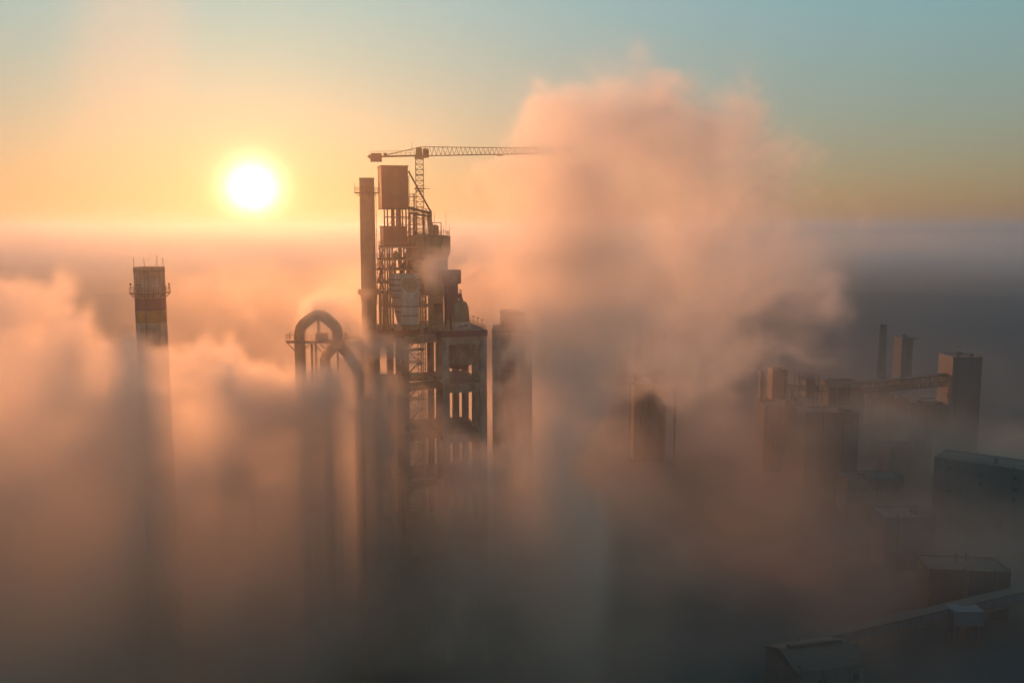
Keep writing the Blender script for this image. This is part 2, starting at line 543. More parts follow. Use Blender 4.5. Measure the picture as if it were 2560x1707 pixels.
# ------------------------------------------------------------------ clad housings
def clad_box(name, label, p_tl, p_br, ly0, ly1, leg_z, m='clad', legs=True):
    a, b = Lz(p_tl, ly0), Lz(p_br, ly0)
    k = Thing(name, label, 'housing', TF, ((a.x + b.x) / 2, (ly0 + ly1) / 2, leg_z))
    w = k.part('cladding_shell', MB().box((a.x, ly0, b.z), (b.x, ly1, a.z - 0.25)), m)
    k.part('roof_cap', MB().box((a.x - 0.22, ly0 - 0.22, a.z - 0.246), (b.x + 0.22, ly1 + 0.22, a.z)), m)
    k.part('base_trim', MB().box((a.x - 0.15, ly0 - 0.15, b.z - 0.26), (b.x + 0.15, ly1 + 0.15, b.z - 0.003)), 'steel')
    for (x, y) in ((a.x, ly0), (b.x, ly0), (a.x, ly1), (b.x, ly1)):
        sx, sy = (1 if x == a.x else -1), (1 if y == ly0 else -1)
        k.part('corner_trim', MB().box((min(x - sx * 0.06, x + sx * 0.3), min(y - sy * 0.06, y + sy * 0.3), b.z), (max(x - sx * 0.06, x + sx * 0.3), max(y - sy * 0.06, y + sy * 0.3), a.z - 0.25)), m)
    for i in range(1, 3):
        zz = b.z + (a.z - b.z) * i / 3
        k.part('panel_joint', MB().box((a.x + 0.3, ly0 - 0.03, zz - 0.05), (b.x - 0.3, ly0 - 0.003, zz + 0.05)), m)
    if legs:
        for x in (a.x + 1.35, a.x + 1.35 + (b.x - a.x - 1.9) * 0.5, b.x - 0.5):
            for y in (ly0 + 0.4, ly1 - 0.4):
                k.part('leg', MB().box((x - 0.17, y - 0.17, leg_z), (x + 0.17, y + 0.17, b.z - 0.262)), 'steel')
        zz = (leg_z + b.z) / 2
        k.part('leg_beam', MB().box((a.x + 0.4, ly0 + 0.3, zz - 0.15), (b.x, ly0 + 0.5, zz + 0.12)), 'steel')
        k.part('leg_brace', MB().bar((a.x + 1.35, ly0 + 0.4, leg_z), (a.x + 3.4, ly0 + 0.4, zz), 0.14), 'steel')
        k.part('leg_brace', MB().bar((b.x - 0.5, ly1 - 0.4, leg_z), (b.x - 3.0, ly1 - 0.4, b.z - 0.3), 0.14), 'steel')
    return k, a, b


lowbox, la, lb = clad_box('clad_housing', 'smaller red-brown clad housing under the tall clad box', z1(515, 1175), z1(825, 1428), 9.6, 15.5, zf[0], legs=False)
upbox, ua, ub = clad_box('clad_housing', 'tall red-brown clad box at the very top of the tower', z1(487, 382), z1(838, 945), 9.6, 16.0, la.z)
for u in (637, 722):                               # two chutes drop from the upper box to the lower one
    c = Lz(z1(u, 1000), 12)
    upbox.part('chute', MB().tube([(c.x, 12, la.z), (c.x, 12, ub.z - 0.2)], 0.46, 18), 'clad')
q = MB().rail([(la.x + 0.3, 9.8, la.z), (lb.x - 0.2, 9.8, la.z)], 1.1, 0.9, 0.05)
lowbox.part('roof_railing', q, 'steel', stuff=True)

# open lattice hoist shaft beside the tall box
h0, h1 = Lz(z1(848, 520), 12), Lz(z1(920, 520), 12)
hz0 = zf[0]
hs = Thing('hoist_shaft', 'open lattice hoist shaft between the tall clad box and the crane mast', 'lattice tower', TF, ((h0.x + h1.x) / 2, 12.8, hz0))
pts = [(h0.x, 12.0), (h1.x, 12.0), (h1.x, 13.6), (h0.x, 13.6)]
for (x, y) in pts:
    hs.part('post', MB().box((x - 0.07, y - 0.07, hz0), (x + 0.07, y + 0.07, h0.z - (0 if x == h0.x else 4.2))), 'steel')
for i in range(4):
    (xa, ya), (xb, yb) = pts[i], pts[(i + 1) % 4]
    q = MB()
    lattice_face(q, (xa, ya, hz0 + 0.3), (xa, ya, h0.z - 4.5), (xb, yb, hz0 + 0.3), (xb, yb, h0.z - 4.5), 8, 0.08, 0.08)
    hs.part('bracing', q, 'steel', stuff=True)
for i in range(4):
    zz = hz0 + 2 + i * 3.4
    hs.part('landing', MB().box((h0.x - 0.2, 11.8, zz - 0.12), (h1.x + 0.9, 13.8, zz)), 'steel')

# the inclined gallery and its stay pipe
g0, g1 = Lz(z1(835, 935), 11), Lz(z1(1125, 1008), 11)
gl = Thing('inclined_gallery', 'short inclined conveyor gallery from the tall clad box down to the chute', 'conveyor gallery', TF, (g0.x, 11, g0.z))
gl.part('top_chord', MB().bar((g0.x, 11, g0.z), (g1.x, 11, g1.z), 1.6, 0.55), 'steel')
gl.part('bottom_chord', MB().bar((g0.x, 11, g0.z - 1.35), (g1.x, 11, g1.z - 0.9), 1.6, 0.4), 'steel')
q = MB()
lattice_face(q, (g0.x, 10.3, g0.z), (g1.x, 10.3, g1.z), (g0.x, 10.3, g0.z - 1.3), (g1.x, 10.3, g1.z - 0.9), 7, 0.1, 0.12)
gl.part('side_bracing', q, 'steel', stuff=True)
s0, s1 = Lz(z1(842, 460), 11), Lz(z1(1130, 985), 11)
sp = Thing('stay_pipe', 'long slanting pipe from the tall clad box down to the chute', 'pipe', TF, (s1.x, 11, s1.z))
sp.part('pipe_run', MB().tube([s0, s1], 0.22, 10), 'steel')
sp.part('pipe_flange', MB().tube([s0, s0.lerp(s1, 0.02)], 0.34, 10), 'steel')
sp.part('pipe_flange', MB().tube([s0.lerp(s1, 0.98), s1], 0.34, 10), 'steel')

# ------------------------------------------------------------------ octagonal bin on the right of the frame
bx0, bx1 = Lz(z1(842, 1400), 12).x, Lz(z1(1375, 1400), 12).x
bc, br = (bx0 + bx1) / 2, (bx1 - bx0) / 2 / math.cos(R(22.5)) * 1.0
by = 12.6
zt, zm, zn, zb = Lz(z1(1375, 1305), 9).z, Lz(z2(1375, 175), 9).z, Lz(z2(1340, 265), 9).z, Lz(z2(1340, 720), 9).z
bn = Thing('octagonal_bin', 'big tan octagonal bin with a railed roof, right of the clad housings', 'bin', TF, (bc, by, zb))
rn = br * 0.87
def octa(r, z, i): return (bc + r * math.cos(R(22.5 + 45 * i)), by + r * math.sin(R(22.5 + 45 * i)), z)
core = MB().lathe((bc, by), [(rn - 0.12, zb), (rn - 0.12, zn), (br - 0.12, zm), (br - 0.12, zt - 0.05), (1.2, zt + 0.5)], 8, R(22.5))
core.round = False
bn.part('bin_shell', core, 'bin')
seam = [zt - 0.04, zt - (zt - zm) * 0.46, zm]
for i in range(8):
    for za, zc_ in zip(seam, seam[1:]):
        a, b = octa(br, za, i), octa(br, za, i + 1); c, d = octa(br, zc_ + 0.1, i), octa(br, zc_ + 0.1, i + 1)
        ai, bi, ci, di = octa(br - 0.119, za, i), octa(br - 0.119, za, i + 1), octa(br - 0.119, zc_ + 0.1, i), octa(br - 0.119, zc_ + 0.1, i + 1)
        f_ = lambda p, q_, t_: tuple(Vector(p).lerp(Vector(q_), t_))
        e = 0.012
        vs_ = [f_(a, b, e), f_(b, a, e), f_(d, c, e), f_(c, d, e), f_(ai, bi, e), f_(bi, ai, e), f_(di, ci, e), f_(ci, di, e)]
        bn.part('wall_panel', MB().add(vs_, [(0, 1, 2, 3), (7, 6, 5, 4), (0, 4, 5, 1), (1, 5, 6, 2), (2, 6, 7, 3), (3, 7, 4, 0)]), 'bin')
    a, b, c, d = octa(rn, zn - 0.1, i), octa(rn, zn - 0.1, i + 1), octa(rn, zb, i), octa(rn, zb, i + 1)
    ai, bi, ci, di = octa(rn - 0.119, zn - 0.1, i), octa(rn - 0.119, zn - 0.1, i + 1), octa(rn - 0.119, zb, i), octa(rn - 0.119, zb, i + 1)
    vs_ = [f_(a, b, e), f_(b, a, e), f_(d, c, e), f_(c, d, e), f_(ai, bi, e), f_(bi, ai, e), f_(di, ci, e), f_(ci, di, e)]
    bn.part('wall_panel', MB().add(vs_, [(0, 1, 2, 3), (7, 6, 5, 4), (0, 4, 5, 1), (1, 5, 6, 2), (2, 6, 7, 3), (3, 7, 4, 0)]), 'bin')
bn.part('roof_railing', MB().rail([octa(br - 0.2, zt, i) for i in range(8)], 1.2, 0.9, 0.06, closed=True), 'steel', stuff=True)
v = Lz(z1(1195, 1200), 11)
bn.part('filter_box', MB().lathe((v.x, 11), [(0.85, zt), (0.85, zt + 2.3), (0.4, zt + 2.75)], 16), 'bin')
g = MB()
ga, gb = Lz(z1(1158, 1132), 11), Lz(z1(1268, 1132), 11)
g.bar((ga.x, 11, ga.z), (gb.x, 11, ga.z), 0.2).bar((gb.x, 11, ga.z), (gb.x, 11, zt), 0.2).bar((ga.x, 11, ga.z), (ga.x, 11, zt), 0.16).bar((gb.x - 1.2, 11, zt + 1.6), (gb.x, 11, zt + 0.3), 0.1)
bn.part('hoist_portal', g, 'steel')
for u, v_ in ((1330, 1022), (1180, 1010), (1300, 1180), (1378, 1175)):
    c = Lz(z1(u, v_), 10)
    bn.part('antenna', MB().tube([(c.x, 10, zt + 0.1), (c.x, 10, c.z)], 0.045, 6), 'steel')
# chute from the gallery to the bin
ch = Thing('feed_chute', 'slender feed chute dropping from the gallery onto the bin roof', 'chute', TF, (g1.x, 11, zt))
c1 = Lz(z1(1110, 1290), 11)
ch.part('chute_head', MB().box((g1.x - 0.7, 10.3, g1.z - 1.1), (g1.x + 0.35, 11.7, g1.z + 0.5)), 'beige')
ch.part('chute_body', MB().prism([(g1.x - 0.6, g1.z - 1.11), (g1.x + 0.3, g1.z - 1.11), (g1.x + 0.75, zt + 0.4), (g1.x - 0.4, zt + 0.4)], 1, 10.4, 11.6), 'beige')
q = MB()
for x in (g1.x - 1.7, g1.x - 0.9):
    for y in (10.2, 12.2):
        q.bar((x, y, zt), (x, y, g1.z + 1.2), 0.12)
lattice_face(q, (g1.x - 1.7, 10.2, zt + 0.2), (g1.x - 1.7, 10.2, g1.z + 1), (g1.x - 0.9, 10.2, zt + 0.2), (g1.x - 0.9, 10.2, g1.z + 1), 5, 0.1, 0.1)
ch.part('support_frame', q, 'steel', stuff=True)

# bare steel frame standing between the clad boxes and the chute
sf0, sf1 = Lz(z1(860, 1290), 15), Lz(z1(1050, 1290), 15)
ff = Thing('pipe_rack', 'open steel pipe rack between the clad housings and the feed chute', 'pipe rack', TF, ((sf0.x + sf1.x) / 2, 15, zf[0]))
zr = Lz(z1(900, 1000), 15).z
for u in (862, 915, 950, 1045):
    x = Lz(z1(u, 1200), 15).x
    for y in (14.4, 16.2):
        ff.part('post', MB().box((x - 0.09, y - 0.09, zf[0]), (x + 0.09, y + 0.09, zr)), 'steel')
for v_ in (1075, 1155, 1255):
    zz = Lz(z1(900, v_), 15).z
    x0 = Lz(z1(760, v_), 15).x
    ff.part('walkway', MB().box((x0, 14.2, zz - 0.16), (sf1.x + 0.3, 16.4, zz)), 'steel')
    ff.part('walkway_railing', MB().rail([(x0, 14.2, zz), (sf1.x, 14.2, zz)], 1.1, 0.7, 0.05), 'steel', stuff=True)
q = MB()
lattice_face(q, (sf0.x, 14.4, zf[0]), (sf0.x, 14.4, zr), (sf1.x, 14.4, zf[0]), (sf1.x, 14.4, zr), 4, 0.1, 0.11)
ff.part('bracing', q, 'steel', stuff=True)

# ------------------------------------------------------------------ plum bucket-elevator housing
e0, e1 = Lz(z2(1312, 402), 3.5), Lz(z2(1530, 572), 3.5)
l0, l1 = Lz(z2(1345, 574), 3.5), Lz(z2(1495, 800), 3.5)
ev = Thing('elevator_housing', 'dark plum bucket elevator housing with a wider head, at the right edge of the tower', 'elevator housing', TF, ((l0.x + l1.x) / 2, 6, DECK))
ev.part('head', MB().box((e0.x, 3.5, e1.z), (e1.x, 7.6, e0.z)), 'plum')
ev.part('head_roof', MB().box((e0.x - 0.08, 3.42, e0.z + 0.003), (e1.x + 0.08, 7.7, e0.z + 0.12)), 'plum')
ev.part('shaft', MB().box((l0.x, 3.9, DECK + 0.01), (l1.x, 7.2, e1.z - 0.003)), 'plum')
pz = Lz(z2(1520, 705), 4).z
ev.part('service_platform', MB().box((l1.x + 0.01, 4, pz - 0.9), (l1.x + 1.0, 6.6, pz)), 'plum')
ev.part('platform_railing', MB().rail([(l1.x + 0.1, 4.1, pz), (l1.x + 0.95, 4.1, pz), (l1.x + 0.95, 6.5, pz)], 1.0, 0.45, 0.05), 'steel', stuff=True)
for i in range(3):
    zz = e1.z - 1.2 - i * 2.4
    ev.part('shaft_flange', MB().box((l0.x - 0.05, 3.85, zz - 0.06), (l1.x - 0.02, 3.897, zz + 0.06)), 'plum')

# tan domed vessel on the right wing
dl, dr = Lz(z2(1405, 1060), 4), Lz(z2(1640, 1060), 4)
dcx, dr_ = (dl.x + dr.x) / 2, (dr.x - dl.x) / 2
zs = lambda v_: Lz(z2(1500, v_), 4).z
dv = Thing('domed_vessel', 'squat tan domed vessel with a patched skirt coloured pale as if lit on the right wing of the deck', 'vessel', TF, (dcx, 4.2, DECK))
dv.part('skirt', MB().lathe((dcx + 0.1, 4.2), [(dr_ * 1.03, DECK + 0.005), (dr_ * 1.03, zs(1085)), (dr_ * 0.99, zs(1065))], 36), 'white')  # lower part coloured white for the light falling on it
dv.part('body', MB().lathe((dcx, 4.2), [(dr_, zs(1062)), (dr_ * 0.97, zs(980)), (dr_ * 0.88, zs(880)), (dr_ * 0.72, zs(820)), (dr_ * 0.5, zs(803))], 36), 'bin')
nx = Lz(z2(1528, 780), 4).x
dv.part('neck', MB().box((nx - 0.5, 3.7, zs(805)), (nx + 0.45, 4.7, zs(752))), 'bin')
for i in range(3):
    zz = zs(1000) + i * 1.1
    rr = dr_ * (0.985 - 0.05 * i)
    dv.part('stiffening_ring', MB().ring((dcx, 4.2), rr - 0.15, rr + 0.08, zz - 0.05, zz + 0.05, 36), 'bin')
for i, (aa, w, h) in enumerate(((-1.9, 0.35, 0.3), (-1.6, 0.5, 0.25), (-1.3, 0.3, 0.5), (-1.1, 0.4, 0.3))):
    px_ = dcx + 0.1 + math.cos(aa) * dr_ * 1.03
    py_ = 4.2 + math.sin(aa) * dr_ * 1.03
    dv.part('access_hatch', MB().box((px_ - w / 2, py_ - 0.07, DECK + 0.75 + 0.1 * i), (px_ + w / 2, py_ + 0.15, DECK + 0.75 + 0.1 * i + h)), 'plum')

# ------------------------------------------------------------------ banded silo and white duct in front of it
bl, brr = Lz(z2(617, 500), 7), Lz(z2(1005, 500), 7)
scx, scr = (bl.x + brr.x) / 2, (brr.x - bl.x) / 2
zq = lambda v_: Lz(z2(800, v_), 5).z
sb = Thing('banded_cyclone', 'fat pale cyclone with dark horizontal bands, half hidden by the pale duct', 'cyclone', TF, (scx, 8, zq(1060)))
sb.part('barrel', MB().lathe((scx, 8.2), [(scr * 0.6, zq(446)), (scr, zq(452)), (scr, zq(690))], 44), 'white')
sb.part('cone', MB().lathe((scx, 8.2), [(scr * 0.998, zq(690)), (scr * 0.90, zq(800)), (scr * 0.58, zq(1100))], 44), 'white')
for v_ in (520, 592, 662, 758, 872, 945):
    f_r = scr if v_ <= 690 else scr * (1 - 0.1 * (v_ - 690) / 110) if v_ < 800 else scr * (0.9 - 0.32 * (v_ - 800) / 300)
    sb.part('band', MB().ring((scx, 8.2), f_r - 0.05, f_r + 0.1, zq(v_) - 0.09, zq(v_) + 0.09, 44), 'steel')
wl, wr = Lz(z2(745, 900), 2.6), Lz(z2(978, 900), 2.6)
wx, wrr = (wl.x + wr.x) / 2, (wr.x - wl.x) / 2
zw = lambda v_: Lz(z2(860, v_), 2.6).z
wd = Thing('white_duct', 'broad pale vertical duct with an oblique slatted mouth, standing at the deck edge', 'duct', TF, (wx, 2.8, zw(1165)))
nn = 40
zlo, zfr, zbk = zw(1105), zw(690), zw(468)
ov = lambda yy: zfr + (zbk - zfr) * (yy - (2.8 - wrr)) / (2 * wrr)
vs_ = [(wx + r * math.cos(2 * math.pi * j / nn), 2.8 + r * math.sin(2 * math.pi * j / nn), zlo if k_ == 0 else ov(2.8 + r * math.sin(2 * math.pi * j / nn))) for (r, k_) in ((wrr, 0), (wrr, 1), (wrr - 0.12, 1), (wrr - 0.12, 0)) for j in range(nn)]
sh_ = MB().add(vs_, [(i * nn + j, i * nn + (j + 1) % nn, ((i + 1) % 4) * nn + (j + 1) % nn, ((i + 1) % 4) * nn + j) for i in range(4) for j in range(nn)])
sh_.round = True
wd.part('duct_shell', sh_, 'white')
pts_ = [(wx + (wrr - 0.13) * math.cos(2 * math.pi * j / nn), 2.8 + (wrr - 0.13) * math.sin(2 * math.pi * j / nn)) for j in range(nn)]
wd.part('hatch_plate', MB().add([(x, y, ov(y) - 0.2) for x, y in pts_] + [(x, y, ov(y) - 0.3) for x, y in pts_], [tuple(range(nn)), tuple(range(2 * nn - 1, nn - 1, -1))] + [(j, (j + 1) % nn, nn + (j + 1) % nn, nn + j) for j in range(nn)]), 'bin')
for i in range(1, 7):
    yy = 2.8 - wrr + 2 * wrr * i / 7
    hw_ = math.sqrt(max(0.01, (wrr - 0.16) ** 2 - (yy - 2.8) ** 2))
    wd.part('slat', MB().bar((wx - hw_, yy, ov(yy) - 0.13), (wx + hw_, yy, ov(yy) - 0.13), 0.14, 0.1), 'bin')
wd.part('duct_foot', MB().lathe((wx, 2.8), [(wrr * 0.9, zw(1170)), (wrr * 0.94, zw(1106))], 40), 'bin')
for v_ in (862, 982, 1104):
    wd.part('flange', MB().ring((wx, 2.8), wrr - 0.02, wrr + 0.08, zw(v_) - 0.09, zw(v_) + 0.09, 40), 'steel')
# machine house between duct and elevator
m0, m1 = Lz(z2(1110, 760), 8.6), Lz(z2(1300, 760), 8.6)
mh = Thing('machine_house', 'tan machine house with a dark doorway behind the deck equipment', 'machine house', TF, ((m0.x + m1.x) / 2, 9.5, DECK))
zt1, zt2 = Lz(z2(1200, 560), 8.6).z, Lz(z2(1200, 755), 8.6).z
mh.part('wall', MB().box((m0.x, 8.6, DECK + 0.01), (m1.x, 9.0, zt2)), 'beige')
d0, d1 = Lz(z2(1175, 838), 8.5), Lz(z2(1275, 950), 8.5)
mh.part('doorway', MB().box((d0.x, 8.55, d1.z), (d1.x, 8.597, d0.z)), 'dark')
mh.part('roof_floor', MB().box((m0.x - 0.1, 8.3, zt2 + 0.003), (m1.x + 0.15, 9.3, zt2 + 0.3)), 'beige')
mh.part('upper_back_wall', MB().box((m0.x, 8.9, zt2 + 0.303), (m1.x, 9.1, zt1)), 'steel')
for x in (m0.x + 0.1, (m0.x + m1.x) / 2, m1.x - 0.1):
    mh.part('post', MB().box((x - 0.1, 8.3, zt2 + 0.303), (x + 0.1, 8.5, zt1)), 'beige')
mh.part('top_beam', MB().box((m0.x, 8.29, zt1 + 0.003), (m1.x, 8.51, zt1 + 0.3)), 'beige')
for i in range(4):
    x = m0.x + 0.6 + i * 0.85
    mh.part('motor', MB().tube([(x, 8.6, zt2 + 0.7), (x + 0.6, 8.6, zt2 + 0.7)], 0.3, 12), 'bin')
# low conveyor table on the deck
k0, k1 = Lz(z2(985, 1035), 5.5), Lz(z2(1215, 1045), 5.5)
ct = Thing('deck_conveyor', 'pale flat conveyor table on legs between the pale duct and the vessel', 'conveyor', TF, ((k0.x + k1.x) / 2, 9, DECK))
ct.part('belt_trough', MB().box((k0.x, 8.4, DECK + 1.5), (k1.x, 10.0, DECK + 1.85)), 'beige')
for x in (k0.x + 0.3, k1.x - 0.3):
    for y in (8.6, 9.8):
        ct.part('leg', MB().box((x - 0.09, y - 0.09, DECK + 0.005), (x + 0.09, y + 0.09, DECK + 1.497)), 'beige')
for i, (u, v_, w, h) in enumerate(((1260, 1150, 1.0, 1.6), (1330, 1170, 0.8, 1.1), (1165, 1130, 0.5, 0.9), (1370, 1120, 0.7, 2.2))):
    c = Lz(z2(u, v_), 2.5 if u > 1200 else 9)
    ya = 3.2 if u > 1200 else 8.8
    lbl = ['dusty pump skid at the left corner of the right deck wing', 'low motor skid just left of the domed vessel', 'small pale cabinet by the deck conveyor', 'narrow upright tank squeezed against the domed vessel'][i]
    kk = Thing('pump_skid' if i < 2 else 'cabinet' if i == 2 else 'upright_tank', lbl, 'machine', TF, (c.x, ya, DECK))
    kk.part('base_plate', MB().box((c.x - w * 0.6, ya - 0.5, DECK + 0.004), (c.x + w * 0.6, ya + 0.5, DECK + 0.2)), 'beige')
    if i == 3:
        kk.part('tank', MB().lathe((c.x, ya), [(w * 0.5, DECK + 0.203), (w * 0.5, DECK + h), (0.1, DECK + h + 0.3)], 16), 'bin')
    else:
        kk.part('casing', MB().box((c.x - w * 0.5, ya - 0.4, DECK + 0.203), (c.x + w * 0.5, ya + 0.4, DECK + h * 0.6)), ('bin', 'bin', 'white', 'bin')[i])
        kk.part('motor', MB().tube([(c.x - w * 0.4, ya, DECK + h * 0.6 + 0.28), (c.x + w * 0.4, ya, DECK + h * 0.6 + 0.28)], 0.25, 12), 'bin')

# tall square duct beside the chimney, and pipes along the frame's left side
for i, (u, w, v0, v1) in enumerate(((470, 0.7, 690, 1075), (545, 1.1, 690, 1080), (585, 0.35, 120, 1060))):
    a, b = Lz(z2(u, v0), 8.8), Lz(z2(u, v1), 8.8)
    lbl = ['square riser duct nearest the steel chimney', 'thick round riser pipe left of the banded cyclone', 'thin riser pipe running up the left edge of the steel floors'][i]
    k = Thing('riser_duct', lbl, 'duct', TF, (a.x, 8.4, DECK))
    if i == 0:
        k.part('duct_run', MB().box((a.x - w / 2, 8.2, DECK + 0.005), (a.x + w / 2, 8.9, a.z)), 'duct')
    else:
        k.part('duct_run', MB().tube([(a.x, 8.35, DECK + 0.005), (a.x, 8.35, a.z)], w / 2, 18), 'duct')
    k.part('flange', MB().box((a.x - w / 2 - 0.12, 8.05, (a.z + DECK) / 2), (a.x + w / 2 + 0.12, 8.95, (a.z + DECK) / 2 + 0.15)), 'steel')

# ------------------------------------------------------------------ steel chimney
ct_, cb_ = Lz(z1(298, 562), 6.5), Lz(z2(330, 1000), 6.5)
chm = Thing('steel_chimney', 'slim brown steel chimney with a railed platform left of the tower', 'chimney', TF, (cb_.x, 6.5, 0))
ccx = cb_.x
cr = 1.78
chm.part('shaft', MB().lathe((ccx, 6.5), [(cr * 1.02, 0), (cr * 1.02, 80), (cr * 1.03, 95), (cr, ct_.z)], 40, caps=False), 'duct')
chm.part('flue_lining', MB().lathe((ccx, 6.5), [(cr - 0.15, ct_.z - 6), (cr - 0.15, ct_.z - 0.01)], 40, caps=False), 'dark')
chm.part('top_rim', MB().ring((ccx, 6.5), cr - 0.14, cr + 0.07, ct_.z + 0.003, ct_.z + 0.22, 40), 'duct')
pz = Lz(z1(300, 735), 5).z
pl = chm.part('platform', MB().ring((ccx, 6.5), cr + 0.05, cr + 1.25, pz - 0.14, pz, 40), 'steel')
rr = cr + 1.2
chm.part('platform_railing', MB().rail([(ccx + rr * math.cos(R(a)), 6.5 + rr * math.sin(R(a)), pz) for a in range(0, 360, 20)], 1.15, 1.2, 0.06, closed=True), 'steel', pl, stuff=True)
for a in range(0, 360, 45):
    c, s_ = math.cos(R(a)), math.sin(R(a))
    chm.part('bracket', MB().bar((ccx + (cr + 0.05) * c, 6.5 + (cr + 0.05) * s_, pz - 0.9), (ccx + (cr + 1.15) * c, 6.5 + (cr + 1.15) * s_, pz - 0.15), 0.1), 'steel', pl)
for sgn in (-1, 1):
    chm.part('warning_light', MB().tube([(ccx + sgn * rr, 6.5, pz + 1.1), (ccx + sgn * rr, 6.5, pz + 1.9)], 0.05, 6).lathe((ccx + sgn * rr, 6.5), [(0.08, pz + 1.9), (0.13, pz + 2.0), (0.08, pz + 2.15)], 8), 'steel', pl)
zc1, zc2, zc3 = Lz(z2(300, 648), 5).z, Lz(z2(300, 715), 5).z, Lz(z2(300, 762), 5).z
chm.part('collar', MB().ring((ccx, 6.5), cr * 1.03, cr + 0.85, zc2, zc1, 40), 'duct')
chm.part('collar_skirt', MB().lathe((ccx, 6.5), [(cr + 0.08, zc3 - 0.4), (cr + 0.32, zc2 - 0.003)], 40, caps=False), 'duct')
ld = MB()
lx = ccx + cr + 0.35
for y in (6.3, 6.8):
    ld.bar((lx, y, zc1), (lx, y, pz - 0.2), 0.06)
for i in range(60):
    zz = zc1 + 0.3 + i * 0.4
    if zz < pz - 0.3:
        ld.bar((lx, 6.3, zz), (lx, 6.8, zz), 0.04)
chm.part('ladder', ld, 'steel', stuff=True)
for v_ in (985, 1040, 1120, 1235, 1290):
    zz = Lz(z1(300, v_), 6).z
    chm.part('ladder_stay', MB().bar((ccx + cr, 6.5, zz), (lx + 0.25, 6.5, zz), 0.07), 'steel')

# ------------------------------------------------------------------ tower crane
CY = 243.0
mc = WF.at(z1(985, 300), CY)
CFr = Frame(mc.x, CY, R(4))
mtop = mc.z
cr_ = Thing('tower_crane', 'tower crane with lattice mast and long jib reaching into the steam', 'crane', CFr, (0, 0, 0))
hw = 0.98
secs = int(mtop // 4.0)
sh = mtop / secs
q = MB()
for x in (-hw, hw):
    for y in (-hw, hw):
        q.box((x - 0.09, y - 0.09, 0), (x + 0.09, y + 0.09, sh))
corners = [(-hw, -hw), (hw, -hw), (hw, hw), (-hw, hw)]
for i in range(4):
    a, b = corners[i], corners[(i + 1) % 4]
    lattice_face(q, (*a, 0.1), (*a, sh - 0.1), (*b, 0.1), (*b, sh - 0.1), 3, 0.1, 0.1)
s0_ = cr_.part('mast_section', q, 'crane')
for i in range(1, secs):
    cr_.share(s0_, (0, 0, i * sh))
zc = mtop - 7.6
cr_.part('climbing_collar', MB().ring((0, 0), 1.15, 1.45, zc - 0.15, zc + 0.15, 4), 'crane')
cr_.part('collar_arm', MB().bar((1.2, 0, zc), (2.6, 0, zc - 0.05), 0.1).bar((1.1, 0, zc + 0.9), (2.3, 0, zc), 0.06), 'crane')
cr_.part('slewing_ring', MB().lathe((0, 0), [(1.25, mtop), (1.25, mtop + 0.5)], 24), 'crane')
cr_.part('slewing_head', MB().prism([(-1.0, mtop + 0.5), (0.9, mtop + 0.5), (0.7, mtop + 2.7), (0.0, mtop + 3.0), (-0.8, mtop + 2.8)], 1, -0.8, 0.8), 'crane')
cab = cr_.part('cab', MB().prism([(0.95, mtop + 0.15), (2.5, mtop + 0.25), (2.55, mtop + 2.1), (2.2, mtop + 2.5), (0.95, mtop + 2.5)], 1, -1.9, -0.3), 'crane')
cr_.part('cab_window', MB().box((1.2, -1.93, mtop + 1.1), (2.35, -1.903, mtop + 2.1)), 'glass', cab)
TL = math.tan(R(1.35))
jl = 31.0
zb_, ztp = mtop + 0.75, mtop + 3.05
q = MB()
def jx(i, n): return 0.9 + (jl - 0.9) * i / n
n = 26
for y in (-0.7, 0.7):
    q.bar((0.9, y, zb_), (jl, y, zb_ + jl * TL), 0.15)
q.bar((0.3, 0, ztp), (jl, 0, ztp + jl * TL - 0.9), 0.17)
for i in range(n):
    xa, xb_, xm = jx(i, n), jx(i + 1, n), jx(i + 0.5, n)
    zt_ = ztp + xm * (TL - 0.9 / jl)
    for y in (-0.7, 0.7):
        q.bar((xa, y, zb_ + xa * TL), (xm, 0, zt_), 0.08).bar((xm, 0, zt_), (xb_, y, zb_ + xb_ * TL), 0.08)
    q.bar((xa, -0.7, zb_ + xa * TL), (xa, 0.7, zb_ + xa * TL), 0.08)
cr_.part('jib', q, 'crane')
cl = WF.at(z1(340, 270), CY)
cxl = CFr.to_local(cl).x
q = MB()
for y in (-0.6, 0.6):
    q.bar((-0.9, y, zb_ + 0.05), (cxl + 0.4, y, zb_ + cxl * TL), 0.22, 0.38)
for i in range(8):
    x = -0.9 + (cxl + 1.3) * i / 8
    q.bar((x, -0.6, zb_ + x * TL), (x, 0.6, zb_ + x * TL), 0.12)
q.box((cxl + 0.5, -0.55, zb_ + cxl * TL + 0.18), (-1, 0.55, zb_ + cxl * TL + 0.24))
cr_.part('counter_jib', q, 'crane')
cr_.part('counter_jib_railing', MB().rail([(-1.2, -0.7, zb_), (cxl, -0.7, zb_ + cxl * TL)], 1.35, 1.1, 0.04).rail([(-1.2, 0.7, zb_), (cxl, 0.7, zb_ + cxl * TL)], 1.35, 1.1, 0.04), 'crane', stuff=True)
for i in range(4):
    x = cxl + 0.55 + i * 0.72
    cr_.part('counterweight_block', MB().prism([(x - 0.33, zb_ + cxl * TL - 1.25), (x + 0.33, zb_ + cxl * TL - 1.25), (x + 0.33, zb_ + cxl * TL + 0.85), (x - 0.33 + (0.2 if i == 0 else 0), zb_ + cxl * TL + 0.85)], 1, -0.9, 0.9), 'steel')
cr_.part('counterweight_nose', MB().prism([(cxl - 0.65, zb_ + cxl * TL), (cxl + 0.2, zb_ + cxl * TL - 0.6), (cxl + 0.2, zb_ + cxl * TL + 0.6)], 1, -0.6, 0.6), 'steel')
